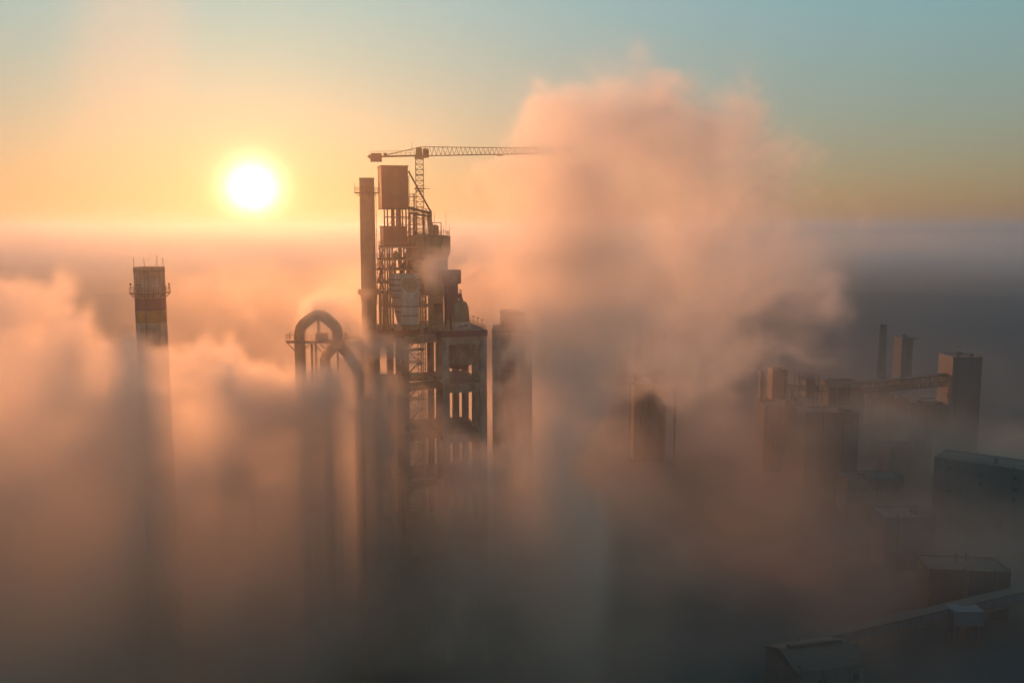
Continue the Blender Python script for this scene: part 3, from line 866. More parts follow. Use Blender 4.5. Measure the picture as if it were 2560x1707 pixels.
cr_.part('hoist_winch', MB().tube([(cxl + 4.0, -0.5, zb_ + cxl * TL + 0.62), (cxl + 4.0, 0.5, zb_ + cxl * TL + 0.62)], 0.4, 14), 'steel')
q = MB()
for y in (-0.35, 0.35):
    q.bar((-0.7, y, mtop + 2.75), (cxl + 4.4, y, zb_ + cxl * TL + 0.5), 0.13)
cr_.part('pendant_bars', q, 'crane', stuff=True)
cr_.part('trolley', MB().box((20, -0.8, zb_ + 20 * TL - 0.35), (21.6, 0.8, zb_ + 20 * TL - 0.1)), 'steel')
an = CFr.to_local(WF.at(z1(888, 80), CY))
cr_.part('antenna', MB().tube([(an.x, 0, mtop + 2.3), (an.x, 0, an.z)], 0.035, 6).lathe((an.x, 0), [(0.02, an.z - 0.1), (0.1, an.z), (0.02, an.z + 0.12)], 8), 'steel')

# ------------------------------------------------------------------ banded concrete chimney
BY = 205.0
AF = Frame(0, 0, 0)
tp = AF.at(z5(406, 285), BY)
bc_x = tp.x
def bz(v_): return AF.at(z5(420, v_), BY).z
r_top = 205 / 5.6 * BY / F
r_at = lambda z: r_top * (1 + 0.0012 * (tp.z - z))
bcx = Thing('banded_chimney', 'broad concrete chimney painted with plum and ochre bands, four lightning rods on top', 'chimney', AF, (bc_x, BY, 0))
zz = [tp.z, bz(700), bz(865), bz(1035), 0]
for nm, a, b, m in (('top_section', 0, 1, 'concrete'), ('plum_band', 1, 2, 'plum'), ('ochre_band', 2, 3, 'ochre'), ('shaft', 3, 4, 'concrete')):
    za, zb2 = zz[a], zz[b]
    bcx.part(nm, MB().lathe((bc_x, BY), [(r_at(zb2), zb2 + (0 if b == 4 else 0.004)), (r_at(za), za)], 48, caps=False), m)
bcx.part('flue_lining', MB().lathe((bc_x, BY), [(r_top - 0.35, tp.z - 8), (r_top - 0.35, tp.z)], 48, caps=False), 'dark')
bcx.part('crown_rim', MB().ring((bc_x, BY), r_top - 0.34, r_top + 0.06, tp.z + 0.003, tp.z + 0.3, 48), 'concrete')
for v_ in (307, 330):
    bcx.part('crown_hoop', MB().ring((bc_x, BY), r_top + 0.003, r_top + 0.16, bz(v_) - 0.06, bz(v_) + 0.06, 48), 'steel')
for u, vt, dy in ((190, 130, -0.3), (412, 135, -r_top), (436, 115, r_top), (608, 130, -0.3)):
    c = AF.at(z5(u, vt), BY)
    x = max(bc_x - r_top, min(bc_x + r_top, c.x))
    bcx.part('lightning_rod', MB().tube([(x + (0.1 if u in (190, 412) else 0), BY + dy * 0.98, tp.z - 0.8), (x, BY + dy * 0.98, c.z)], 0.06, 6), 'steel')
pz = bz(620)
pl = bcx.part('platform', MB().ring((bc_x, BY), r_at(pz) + 0.02, r_at(pz) + 1.05, pz - 0.2, pz, 48), 'steel')
rr = r_at(pz) + 1.0
bcx.part('platform_railing', MB().rail([(bc_x + rr * math.cos(R(a)), BY + rr * math.sin(R(a)), pz) for a in range(0, 360, 15)], 1.15, 1.4, 0.07, closed=True), 'steel', pl, stuff=True)
for a in range(0, 360, 30):
    c, s_ = math.cos(R(a)), math.sin(R(a))
    bcx.part('bracket', MB().bar((bc_x + (r_at(pz) + 0.02) * c, BY + (r_at(pz) + 0.02) * s_, pz - 1.2), (bc_x + rr * c, BY + rr * s_, pz - 0.2), 0.13), 'steel', pl)
for a in (178, 183, 358, 362, 254, 262):
    x, y = bc_x + rr * math.cos(R(a)), BY + rr * math.sin(R(a))
    bcx.part('warning_light', MB().tube([(x, y, pz + 1.0), (x, y, pz + 1.7)], 0.04, 6).lathe((x, y), [(0.06, pz + 1.6), (0.17, pz + 1.72), (0.17, pz + 1.95), (0.06, pz + 2.05)], 8), 'steel', pl)
bcx.part('ladder_rail', MB().box((bc_x + 0.1, BY - r_at(60) - 0.25, 20), (bc_x + 0.25, BY - r_at(60) - 0.1, pz - 0.3)).box((bc_x + 0.1, BY - r_top - 0.2, pz + 0.01), (bc_x + 0.2, BY - r_top - 0.1, tp.z)), 'steel')

# ------------------------------------------------------------------ arched duct
AY = 212.0
def A4(u, v_): return AF.at(z4(u, v_), AY)
ad = Thing('arched_duct', 'great inverted-U gas duct beside a railed platform, left of the steel chimney', 'duct', AF, (A4(418, 600).x, AY, 0))
rd = 82 / 6.03 * AY / F
pth = [(418, 640), (418, 555), (432, 480), (475, 425), (540, 368), (600, 322), (650, 296), (700, 287), (752, 294), (805, 322), (862, 372), (930, 430), (972, 490), (985, 560), (985, 690)]
ar = ad.part('arch', MB().tube([A4(*p) for p in pth], rd, 28), 'duct')
lp, rp_ = A4(418, 640), A4(985, 690)
ad.part('downcomer', MB().tube([(lp.x, AY, 0), (lp.x, AY, lp.z - 0.003)], rd * 0.998, 28), 'duct')
for i in (2, 4, 6, 8, 10, 12):
    a, b = A4(*pth[i]), A4(*pth[i + 1])
    ad.part('seam_ring', MB().tube([a, a.lerp(b, 0.08)], rd + 0.06, 28), 'duct', ar)
ap = A4(700, 370); pb = A4(700, 655)
ad.part('arch_prop', MB().box((ap.x - 0.26, AY - 0.26, pb.z), (ap.x + 0.26, AY + 0.26, ap.z + 0.25)), 'duct')

a2 = Thing('branch_duct', 'lower inverted-V branch duct under the platform of the arched duct', 'duct', AF, (A4(985, 700).x, AY + 0.2, 0))
lpath = [(800, 940), (830, 890), (880, 825), (935, 765), (985, 725)]
rpath = [(985, 725), (1040, 765), (1110, 835), (1175, 915), (1235, 1010), (1280, 1110), (1300, 1200)]
a2.part('apex_hopper', MB().lathe((rp_.x, AY), [(rd * 1.25, A4(985, 780).z), (rd * 1.02, rp_.z - 0.01)], 28), 'duct')
a2.part('branch', MB().tube([A4(*p) for p in lpath], rd * 0.95, 24), 'duct')
a2.part('branch', MB().tube([A4(*p) for p in rpath], rd * 0.95, 24), 'duct')
for u, v_ in ((800, 940), (1300, 1200)):
    c = A4(u, v_)
    a2.part('branch_leg', MB().tube([(c.x, AY, 0), (c.x, AY, c.z + 0.4)], rd * 0.96, 24), 'duct')
cc = A4(990, 790)
a2.part('centre_prop', MB().box((cc.x - 0.2, AY - 0.2, 0), (cc.x + 0.2, AY + 0.2, cc.z)), 'duct')

dp = Thing('duct_platform', 'railed steel service platform on braced posts round the arched duct', 'platform', AF, (A4(640, 700).x, AY, 0))
pa_, pb_ = A4(240, 655), A4(1130, 655)
dp.part('floor_plate', MB().box((pa_.x, AY - 2.4, pa_.z - 0.12), (pb_.x, AY + 2.4, pa_.z)), 'steel')
dp.part('edge_beam', MB().box((pa_.x + 0.1, AY - 2.3, pa_.z - 0.62), (pb_.x - 0.1, AY - 2.1, pa_.z - 0.123)), 'steel')
dp.part('edge_beam', MB().box((pa_.x + 0.1, AY + 2.1, pa_.z - 0.62), (pb_.x - 0.1, AY + 2.3, pa_.z - 0.123)), 'steel')
dp.part('railing', MB().rail([(pa_.x + 0.05, AY - 2.35, pa_.z), (pb_.x - 0.05, AY - 2.35, pa_.z), (pb_.x - 0.05, AY + 2.35, pa_.z), (pa_.x + 0.05, AY + 2.35, pa_.z)], 1.4, 1.0, 0.06, closed=True), 'steel', stuff=True)
c = A4(628, 690)
for y in (AY - 2.2, AY + 2.2):
    dp.part('post', MB().box((c.x - 0.24, y - 0.24, 0), (c.x + 0.24, y + 0.24, pa_.z - 0.625)), 'steel')
for (u0, v0, u1, v1_) in ((270, 690, 370, 800), (590, 690, 500, 810), (660, 700, 790, 830)):
    a, b = A4(u0, v0), A4(u1, v1_)
    for y in (AY - 2.2, AY + 2.2):
        dp.part('brace', MB().bar((a.x, y, a.z), (b.x, y, b.z), 0.18), 'steel')
bx_ = A4(760, 600)
dp.part('instrument_cabin', MB().box((bx_.x - 1.4, AY - 1.0, pa_.z + 0.005), (bx_.x + 1.0, AY + 1.0, pa_.z + 1.6)), 'steel')
b0, b1, b2 = A4(1140, 625), A4(1330, 615), A4(1350, 655)
pf = Thing('pipe_bridge', 'braced steel pipe bridge from the duct platform to the steel chimney', 'pipe bridge', AF, (b2.x, AY, 0))
for y in (AY - 1.2, AY + 1.2):
    pf.part('chord', MB().bar((b0.x - 0.6, y, b0.z), (b1.x, y, b1.z), 0.24), 'steel')
    pf.part('chord', MB().bar((b0.x - 0.6, y, b0.z - 1.5), (b1.x, y, b1.z - 1.5), 0.2), 'steel')
    pf.part('post', MB().box((b1.x - 0.13, y - 0.13, 0), (b1.x + 0.13, y + 0.13, b1.z - 0.13)), 'steel')
    d0_, d1_ = A4(1300, 665), A4(1195, 785)
    pf.part('brace', MB().bar(d0_ + Vector((0, y - AY, 0)), d1_ + Vector((0, y - AY, 0)), 0.16), 'steel')
    d0_, d1_ = A4(1330, 700), A4(1225, 820)
    pf.part('brace', MB().bar(d0_ + Vector((0, y - AY, 0)), d1_ + Vector((0, y - AY, 0)), 0.14), 'steel')
pf.part('valve_hood', MB().tube([A4(1120, 650), A4(1122, 590), A4(1105, 560)], 0.35, 12), 'steel')

# ------------------------------------------------------------------ block with the round emblem, right of the tower
EY = 262.0
EF = Frame(0, 0, 0)
def E7(u, v_): return EF.at(z7(u, v_), EY)
e0, e1 = E7(150, 450), E7(640, 450)
eb = Thing('emblem_block', 'tall concrete block with a round emblem on its wall, half hidden by the steam plume', 'building', EF, ((e0.x + e1.x) / 2, EY + 7, 0))
wl_ = eb.part('wall', MB().box((e0.x, EY, 0), (e1.x, EY + 15, e0.z)), 'concrete')
eb.part('parapet', MB().box((e0.x - 0.12, EY - 0.12, e0.z + 0.003), (e1.x + 0.12, EY + 15.1, e0.z + 0.75)), 'plum')
eb.part('parapet_railing', MB().rail([(e0.x, EY, e0.z + 0.75), (E7(245, 450).x, EY, e0.z + 0.75)], 0.9, 1.0, 0.06), 'steel', stuff=True)
p0, p1 = E7(247, 215), E7(560, 215)
eb.part('penthouse', MB().box((p0.x, EY + 1.5, e0.z + 0.753), (p1.x, EY + 12, p0.z)), 'clad')
eb.part('penthouse_roof', MB().box((p0.x - 0.1, EY + 1.4, p0.z + 0.003), (p1.x + 0.1, EY + 12.1, p0.z + 0.15)), 'clad')
c = E7(308, 178)
eb.part('mast', MB().tube([(c.x, EY + 3, p0.z + 0.15), (c.x, EY + 3, c.z)], 0.12, 8), 'steel')
for v_ in (310, 408):
    c = E7(262, v_)
    eb.part('wall_lamp', MB().box((c.x - 0.15, EY + 1.3, c.z - 0.25), (c.x + 0.15, EY + 1.497, c.z + 0.25)), 'white')
c = E7(203, 722)
em = MB()
n = 28
ra, rb = 36 / 4.9 * EY / F, 29 / 4.9 * EY / F
vs_ = [(c.x + r * math.cos(2 * math.pi * i / n), y, c.z + 1.25 * r * math.sin(2 * math.pi * i / n)) for (r, y) in ((rb, EY - 0.06), (ra, EY - 0.06), (ra, EY - 0.003), (rb, EY - 0.003)) for i in range(n)]
em.add(vs_, [(k * n + i, k * n + (i + 1) % n, ((k + 1) % 4) * n + (i + 1) % n, ((k + 1) % 4) * n + i) for k in range(4) for i in range(n)])
eo = eb.part('emblem_ring', em, 'mark', wl_)
eb.part('emblem_mark', MB().prism([(c.x - 0.28, c.z - 0.55), (c.x + 0.05, c.z - 0.6), (c.x + 0.3, c.z - 0.1), (c.x + 0.12, c.z + 0.2), (c.x + 0.16, c.z + 0.62), (c.x - 0.2, c.z + 0.25)], 1, EY - 0.06, EY - 0.003), 'mark', wl_)
c2 = E7(205, 800)
for i in range(7):
    x = c2.x - 0.75 + i * 0.24
    eb.part('emblem_lettering', MB().box((x, EY - 0.05, c2.z - 0.14), (x + 0.15, EY - 0.003, c2.z + 0.14)), 'mark', wl_)
for (u0, v0, u1, v1_) in ((248, 902, 470, 925), (300, 800, 480, 812)):
    a, b = E7(u0, v0), E7(u1, v1_)
    eb.part('wall_beam', MB().box((a.x, EY - 0.4, b.z), (b.x, EY - 0.003, a.z)), 'clad')
for u in (285, 300, 420):
    a, b = E7(u, 870), E7(u, 1120)
    eb.part('wall_pipe', MB().tube([(a.x, EY - 0.35, b.z), (a.x, EY - 0.35, a.z)], 0.16, 8), 'clad')


# ------------------------------------------------------------------ far works on the right
def shed(name, label, cat, px0, px1, ptop, Y, depth, m='grey', roof='roof', gable=0.0, yaw=0.0, bays=0, door=True, group=None, wmat='glass', storeys=1):
    """a building: front edge from photo column px0 to px1, eaves at photo row ptop, at distance Y"""
    a, b = WF.at((px0, ptop), Y), WF.at((px1, ptop), Y)
    f = Frame((a.x + b.x) / 2, Y, yaw)
    w, h = (b.x - a.x) / 2 / max(0.3, math.cos(yaw)), a.z
    k = Thing(name, label, cat, f, (0, depth / 2, 0), group)
    rn_ = random.Random(label)
    k.part('wall', MB().box((-w, 0, 0), (w, depth, h)), m)
    if gable > 0:
        k.part('roof', MB().prism([(-0.4, h + 0.004), (depth + 0.4, h + 0.004), (depth / 2, h + gable)], 0, -w - 0.4, w + 0.4), roof)
        k.part('ridge_vent', MB().box((-w * 0.8, depth / 2 - 0.6, h + gable - 0.3), (w * 0.8, depth / 2 + 0.6, h + gable + 0.7)), roof)
    else:
        k.part('roof', MB().box((-w + 0.3, 0.3, h + 0.004), (w - 0.3, depth - 0.3, h + 0.15)), roof)
        for (x0, y0, x1, y1) in ((-w - 0.12, -0.12, w + 0.12, 0.297), (-w - 0.12, depth - 0.297, w + 0.12, depth + 0.12), (-w - 0.12, 0.3, -w + 0.297, depth - 0.3), (w - 0.297, 0.3, w + 0.12, depth - 0.3)):
            k.part('parapet', MB().box((x0, y0, h + 0.004), (x1, y1, h + 0.6)), m)
        for i in range(rn_.randint(2, 4)):
            x, y, r_, hh = rn_.uniform(-w * 0.7, w * 0.7), rn_.uniform(depth * 0.2, depth * 0.8), rn_.uniform(0.35, 0.8), rn_.uniform(0.9, 2.4)
            if rn_.random() < 0.5:
                k.part('roof_vent', MB().lathe((x, y), [(r_, h + 0.154), (r_, h + hh), (r_ * 1.4, h + hh), (r_ * 0.3, h + hh + 0.5)], 14), roof)
            else:
                k.part('roof_unit', MB().box((x - r_ * 1.6, y - r_, h + 0.154), (x + r_ * 1.6, y + r_, h + hh)), m)
        k.part('roof_railing', MB().rail([(-w, 0.1, h + 0.6), (w, 0.1, h + 0.6), (w, depth, h + 0.6)], 0.9, 1.6, 0.07), 'steel', stuff=True)
    if bays:
        for s_ in range(storeys):
            zz = h - 4.0 - s_ * 4.2
            if zz < 2:
                break
            for i in range(bays):
                if rn_.random() < 0.25:
                    continue
                x = -w + (i + 0.5) * 2 * w / bays + rn_.uniform(-0.2, 0.2)
                ww_, wh_ = rn_.choice(((0.9, 1.9), (0.9, 1.9), (0.6, 1.3), (1.3, 1.6)))
                ww = k.part('window', MB().box((x - ww_, -0.07, zz), (x + ww_, -0.003, zz + wh_)), 'concrete_dark')
                k.part('pane', MB().box((x - ww_ + 0.13, -0.1, zz + 0.13), (x - 0.05, -0.073, zz + wh_ - 0.13)), wmat, ww)
                k.part('pane', MB().box((x + 0.05, -0.1, zz + 0.13), (x + ww_ - 0.13, -0.073, zz + wh_ - 0.13)), wmat, ww)
    if door:
        k.part('door', MB().box((-w * 0.3 - 1.6, -0.08, 0), (-w * 0.3 + 1.6, -0.003, min(4.2, h * 0.5))), 'dark')
    for i in range(1, 5):
        x = -w + i * 2 * w / 5
        k.part('pilaster', MB().box((x - 0.12, -0.16, 0), (x + 0.12, -0.003, h - 0.01)), m)
    for i in range(1, int(h // 6)):
        k.part('cladding_joint', MB().box((-w, -0.05, i * 6 - 0.08), (w, -0.001, i * 6 + 0.08)), m)
    for i in range(rn_.randint(1, 3)):
        x = rn_.uniform(-w * 0.9, w * 0.9)
        k.part('wall_duct', MB().tube([(x, -0.55, rn_.uniform(0, h * 0.4)), (x, -0.55, h + 0.8), (x, 0.5, h + 1.3), (x, 1.4, h + 0.3)], rn_.choice((0.2, 0.35, 0.5)), 10), 'steel')
    ld_ = MB()
    lx_ = w * rn_.choice((-0.8, 0.8))
    for dx in (-0.25, 0.25):
        ld_.bar((lx_ + dx, -0.3, 1), (lx_ + dx, -0.3, h + 1.2), 0.07)
    for i in range(int(h)):
        ld_.bar((lx_ - 0.25, -0.3, 1 + i), (lx_ + 0.25, -0.3, 1 + i), 0.05)
    k.part('wall_ladder', ld_, 'steel', stuff=True)
    return k, f, w, h


Y0 = 440.0
def Z6(u, v_, Y=Y0): return WF.at(z6(u, v_), Y)
shed('clad_silo_block', 'narrow dark clad tower at the left end of the distant works', 'tower', *[z6(u, 0)[0] for u in (205, 236)], z6(0, 488)[1], Y0 + 4, 5, 'grey', door=False)
shed('clad_silo_block', 'square brown clad tower beside the far lattice headframe', 'tower', *[z6(u, 0)[0] for u in (300, 425)], z6(0, 488)[1], Y0 + 6, 9, 'clad', door=False)
# lattice headframe
a, b = Z6(517, 515), Z6(675, 515)
base = Z6(600, 700).z
hf = Thing('lattice_headframe', 'dark lattice headframe with a mast on top, far right works', 'headframe', WF, ((a.x + b.x) / 2, Y0 + 3, 0))
for (x, y) in ((a.x, Y0), (b.x, Y0), (a.x, Y0 + 7), (b.x, Y0 + 7)):
    hf.part('post', MB().box((x - 0.25, y - 0.25, 0), (x + 0.25, y + 0.25, a.z)), 'steel')
for zz in (a.z, a.z - 2.2, (a.z + base) / 2, base):
    hf.part('ring_beam', MB().box((a.x - 0.6, Y0 - 0.27, zz - 0.28), (b.x + 0.4, Y0 + 0.27, zz)).box((a.x - 0.6, Y0 + 6.73, zz - 0.28), (b.x + 0.4, Y0 + 7.27, zz)), 'steel')
q = MB()
lattice_face(q, (a.x, Y0, 0.5), (a.x, Y0, a.z - 0.5), (b.x, Y0, 0.5), (b.x, Y0, a.z - 0.5), 6, 0.2, 0.22)
lattice_face(q, (a.x, Y0 + 7, 0.5), (a.x, Y0 + 7, a.z - 0.5), (b.x, Y0 + 7, 0.5), (b.x, Y0 + 7, a.z - 0.5), 6, 0.2, 0.22)
hf.part('bracing', q, 'steel', stuff=True)
c, d = Z6(578, 545), Z6(655, 545)
hf.part('hoist_cabin', MB().box((c.x, Y0 + 1, base), (d.x, Y0 + 6, c.z)), 'steel')
hf.part('cabin_roof', MB().prism([(Y0 + 0.8, c.z + 0.004), (Y0 + 6.2, c.z + 0.004), (Y0 + 3.5, c.z + 1.2)], 0, c.x - 0.2, d.x + 0.2), 'roof')
m_ = Z6(577, 487)
hf.part('mast', MB().tube([(m_.x, Y0 + 3, a.z), (m_.x, Y0 + 3, m_.z)], 0.25, 8), 'steel')
hf.part('outrigger', MB().bar((Z6(490, 545).x, Y0, Z6(490, 543).z), (c.x, Y0, Z6(490, 545).z), 0.3), 'steel')
shed('hopper_shed', 'dark broad shed between the far headframe and the trestle', 'shed', *[z6(u, 0)[0] for u in (757, 1018)], z6(0, 612)[1], Y0, 14, 'roof', 'roof', 2.4)
q0, q1 = Z6(440, 610), Z6(760, 622)
lg = Thing('link_gallery', 'short level gallery linking the far headframe and the dark shed', 'conveyor gallery', WF, (q0.x, Y0 + 3, 0))
lg.part('deck', MB().bar((q0.x, Y0 + 3, q0.z - 1.8), (q1.x, Y0 + 3, q1.z - 1.8), 3.0, 0.4), 'steel')
lg.part('roof', MB().bar((q0.x, Y0 + 3, q0.z + 0.6), (q1.x, Y0 + 3, q1.z + 0.6), 3.2, 0.3), 'roof')
q = MB()
lattice_face(q, (q0.x, Y0 + 1.6, q0.z - 1.6), (q1.x, Y0 + 1.6, q1.z - 1.6), (q0.x, Y0 + 1.6, q0.z + 0.4), (q1.x, Y0 + 1.6, q1.z + 0.4), 14, 0.2, 0.22)
lg.part('side_bracing', q, 'steel', stuff=True)
for x in (q0.x + 2, q1.x - 3):
    lg.part('trestle_post', MB().box((x - 0.3, Y0 + 2, 0), (x + 0.3, Y0 + 4, q0.z - 2.05)), 'steel')
# long inclined conveyor gallery
q0, q1 = Z6(960, 590), Z6(1790, 528)
cg = Thing('conveyor_gallery', 'long inclined truss conveyor gallery climbing to the big far silo', 'conveyor gallery', WF, (q0.x, Y0 + 2, 0))
nb = 22
for y in (Y0 + 0.4, Y0 + 3.6):
    cg.part('top_chord', MB().bar((q0.x, y, q0.z), (q1.x, y, q1.z + 0.8), 0.5, 0.55), 'steel')
    cg.part('bottom_chord', MB().bar((q0.x + 4, y, q0.z - 4.6), (q1.x, y, q1.z - 4.2), 0.4, 0.45), 'steel')
    q = MB()
    lattice_face(q, (q0.x + 4, y, q0.z), (q1.x, y, q1.z + 0.6), (q0.x + 4, y, q0.z - 4.6), (q1.x, y, q1.z - 4.2), nb, 0.2, 0.26)
    cg.part('side_bracing', q, 'steel', stuff=True)
cg.part('belt_deck', MB().bar((q0.x, Y0 + 2, q0.z - 2.6), (q1.x, Y0 + 2, q1.z - 2.0), 3.0, 0.5), 'steel')
cg.part('gallery_roof', MB().bar((q0.x + 9, Y0 + 2, q0.z + 0.9), (q1.x, Y0 + 2, q1.z + 1.5), 3.6, 0.25), 'roof')
t0_, t1_ = Z6(1045, 645), Z6(1110, 645)
for x in (t0_.x, t1_.x):
    for y in (Y0 + 0.4, Y0 + 3.6):
        cg.part('trestle_post', MB().box((x - 0.3, y - 0.3, 0), (x + 0.3, y + 0.3, t0_.z)), 'steel')
q = MB()
lattice_face(q, (t0_.x, Y0 + 0.4, 0.5), (t0_.x, Y0 + 0.4, t0_.z), (t1_.x, Y0 + 0.4, 0.5), (t1_.x, Y0 + 0.4, t0_.z), 5, 0.2, 0.3)
cg.part('trestle_bracing', q, 'steel', stuff=True)
k, f, w, h = shed('tall_silo_building', 'big grey tower with a rust-red roof at the top end of the long gallery', 'silo building', *[z6(u, 0)[0] for u in (1775, 2015)], z6(0, 378)[1], Y0 - 4, 15, 'grey', 'redroof', bays=0)
for i in range(1, 6):
    k.part('storey_band', MB().box((-w - 0.06, -0.2, h * i / 6), (w + 0.06, -0.163, h * i / 6 + 0.4)), 'concrete_dark')
q0 = Z6(1740, 600)
bp_ = Thing('bracket_frame', 'dark bracket frame on the left wall of the big far silo', 'bracket', WF, (q0.x, Y0 - 2, 0))
bp_.part('post', MB().box((q0.x - 1.2, Y0 - 2.4, 0), (q0.x - 0.8, Y0 - 2.0, q0.z)), 'steel')
q1 = Z6(1705, 650)
bp_.part('arm', MB().bar((q1.x, Y0 - 2.2, q1.z), (q0.x - 0.8, Y0 - 2.2, Z6(1740, 720).z), 0.35), 'steel')
shed('far_block', 'low far block with a stair head, right of the trestle', 'building', *[z6(u, 0)[0] for u in (1205, 1290)], z6(0, 695)[1], 455, 10, 'concrete_dark')
shed('far_block', 'pale cubic far block under the middle of the long gallery', 'building', *[z6(u, 0)[0] for u in (1292, 1412)], z6(0, 715)[1], 460, 12, 'grey', bays=3)
shed('far_block', 'low dark far block at the foot of the bracket frame', 'building', *[z6(u, 0)[0] for u in (1605, 1745)], z6(0, 775)[1], 420, 12, 'concrete_dark', bays=4)
shed('far_block', 'grey-blue panelled far block below the lattice headframe', 'building', *[z6(u, 0)[0] for u in (400, 545)], z6(0, 755)[1], 405, 10, 'blue', bays=3)
shed('far_block', 'dark far block at the edge of the plume below the clad towers', 'building', *[z6(u, 0)[0] for u in (235, 395)], z6(0, 765)[1], 412, 12, 'roof')
shed('far_block', 'long low far shed with a parapet roof below the dark broad shed', 'building', *[z6(u, 0)[0] for u in (570, 1010)], z6(0, 830)[1], 385, 14, 'concrete_dark', 'roof', bays=6)
# farther still
p = WF.at(z6(1202, 108), 680)
fc = Thing('distant_chimney', 'stubby distant chimney standing in the blue haze', 'chimney', WF, (p.x, 680, 0))
fc.part('shaft', MB().lathe((p.x, 680), [(3.6, 0), (2.5, p.z)], 24), 'concrete_dark')
fc.part('platform', MB().ring((p.x, 680), 2.55, 3.6, p.z - 6.4, p.z - 6.0, 24), 'steel')
fc.part('rim', MB().ring((p.x, 680), 2.2, 2.7, p.z + 0.003, p.z + 0.6, 24), 'concrete_dark')
k, f, w, h = shed('distant_block', 'distant square building with an overhanging roof beside the stubby chimney', 'building', *[z6(u, 0)[0] for u in (1358, 1448)], z6(0, 222)[1], 640, 14, 'concrete_dark', door=False)
k.part('roof_arm', MB().box((w, 2, h - 0.4), (w + 4.5, 3, h + 0.3)), 'steel')
# half hidden behind the plume
shed('plume_block', 'tall block half lost behind the steam plume', 'building', 1588, 1668, 832, 430, 14, 'concrete_dark', 'roof', bays=3, storeys=3)
q0, q1 = WF.at((1560, 942), 425), WF.at((1705, 950), 425)
pg = Thing('plume_gallery', 'level conveyor gallery half lost behind the steam plume', 'conveyor gallery', WF, (q0.x, 425, 0))
pg.part('deck', MB().bar((q0.x, 425, q0.z - 2.6), (q1.x, 425, q1.z - 2.6), 3, 0.6), 'steel')
pg.part('roof', MB().bar((q0.x, 425, q0.z), (q1.x, 425, q1.z), 3.2, 0.4), 'roof')
q = MB()
lattice_face(q, (q0.x, 423.5, q0.z - 2.4), (q1.x, 423.5, q1.z - 2.4), (q0.x, 423.5, q0.z), (q1.x, 423.5, q1.z), 12, 0.2, 0.25)
pg.part('side_bracing', q, 'steel', stuff=True)
for x in (q0.x + 3, q1.x - 3):
    pg.part('trestle_post', MB().box((x - 0.3, 424, 0), (x + 0.3, 426, q0.z - 2.95)), 'steel')

def silo(label, px, ptop, Y, r, m='concrete_dark', group='far silos'):
    c_ = WF.at((px, ptop), Y)
    k_ = Thing('storage_silo', label, 'silo', WF, (c_.x, Y, 0), group)
    k_.part('barrel', MB().lathe((c_.x, Y), [(r, 0), (r, c_.z)], 32), m)
    k_.part('roof_cone', MB().lathe((c_.x, Y), [(r + 0.2, c_.z + 0.004), (r * 0.25, c_.z + r * 0.3), (r * 0.2, c_.z + r * 0.3 + 0.8)], 32), 'roof')
    for i in range(1, 6):
        k_.part('hoop', MB().ring((c_.x, Y), r + 0.003, r + 0.12, c_.z * i / 6 - 0.12, c_.z * i / 6 + 0.12, 32), m)
    k_.part('roof_railing', MB().rail([(c_.x + r * math.cos(R(a_)), Y + r * math.sin(R(a_)), c_.z) for a_ in range(0, 360, 30)], 1.1, 2.0, 0.08, closed=True), 'steel', stuff=True)
    k_.part('feed_pipe', MB().tube([(c_.x, Y, c_.z + r * 0.3 + 0.5), (c_.x, Y, c_.z + r * 0.3 + 1.6), (c_.x + r * 1.4, Y, c_.z + r * 0.3 + 2.0)], 0.35, 10), 'steel')


silo('round silo just right of the far trestle', z6(1160, 0)[0], z6(0, 700)[1], 450, 4.0)
silo('squat round silo under the upper half of the long gallery', z6(1500, 0)[0], z6(0, 760)[1], 430, 5.0)

# ------------------------------------------------------------------ near works, lower right, deep in the mist
k, f, w, h = shed('window_block', 'long pale block with paired windows at the right edge, deep in the mist', 'building', 2400, 2760, 1180, 325, 16, 'grey', 'roof', yaw=R(-38), bays=6, storeys=3)
shed('hall', 'flat-roofed blue-grey hall in front of the pale window block', 'hall', 2215, 2340, 1296, 288, 12, 'blue', 'roof', bays=3)
shed('hall', 'dark hall half under the near conveyor gallery, lower right corner', 'hall', 2330, 2520, 1430, 252, 12, 'roof', 'roof', bays=4, yaw=R(-8))
shed('hall', 'low long hall with a parapet roof at mid right', 'hall', 2120, 2260, 1200, 345, 12, 'concrete_dark', 'roof', bays=5)
shed('hall', 'low hall with a parapet roof below the plume, right of centre', 'hall', 2225, 2330, 1122, 392, 12, 'concrete_dark', 'roof', bays=5)
q0, q1 = WF.at((2000, 1600), 222), WF.at((2640, 1452), 248)
ng_ = Thing('near_gallery', 'dim conveyor gallery crossing the lower right corner on trestles', 'conveyor gallery', WF, (q0.x, q0.y, 0))
ng_.part('enclosure', MB().bar(q0 - Vector((0, 0, 1.4)), q1 - Vector((0, 0, 1.4)), 3.0, 2.4), 'blue')
ng_.part('roof', MB().bar(q0, q1, 3.4, 0.3), 'roof')
for i in range(24):
    c = q0.lerp(q1, (i + 0.5) / 24)
    ng_.part('cladding_rib', MB().box((c.x - 0.12, c.y - 1.75, c.z - 2.6), (c.x + 0.12, c.y - 1.45, c.z - 0.2)), 'steel')
off_ = Vector((0.6, -2.2, -2.7))
ng_.part('walkway', MB().bar(q0 + off_, q1 + off_, 1.0, 0.12), 'steel')
ng_.part('walkway_railing', MB().rail([q0 + off_ + Vector((0.2, -0.45, 0)), q1 + off_ + Vector((0.2, -0.45, 0))], 1.1, 2.2, 0.08), 'steel', stuff=True)
for tt in (0.2, 0.62, 0.95):
    c = q0.lerp(q1, tt)
    ng_.part('trestle_post', MB().box((c.x - 0.35, c.y - 1.2, 0), (c.x + 0.35, c.y + 1.2, c.z - 2.7)), 'steel')
c = WF.at(z8(1585, 1160), 234)
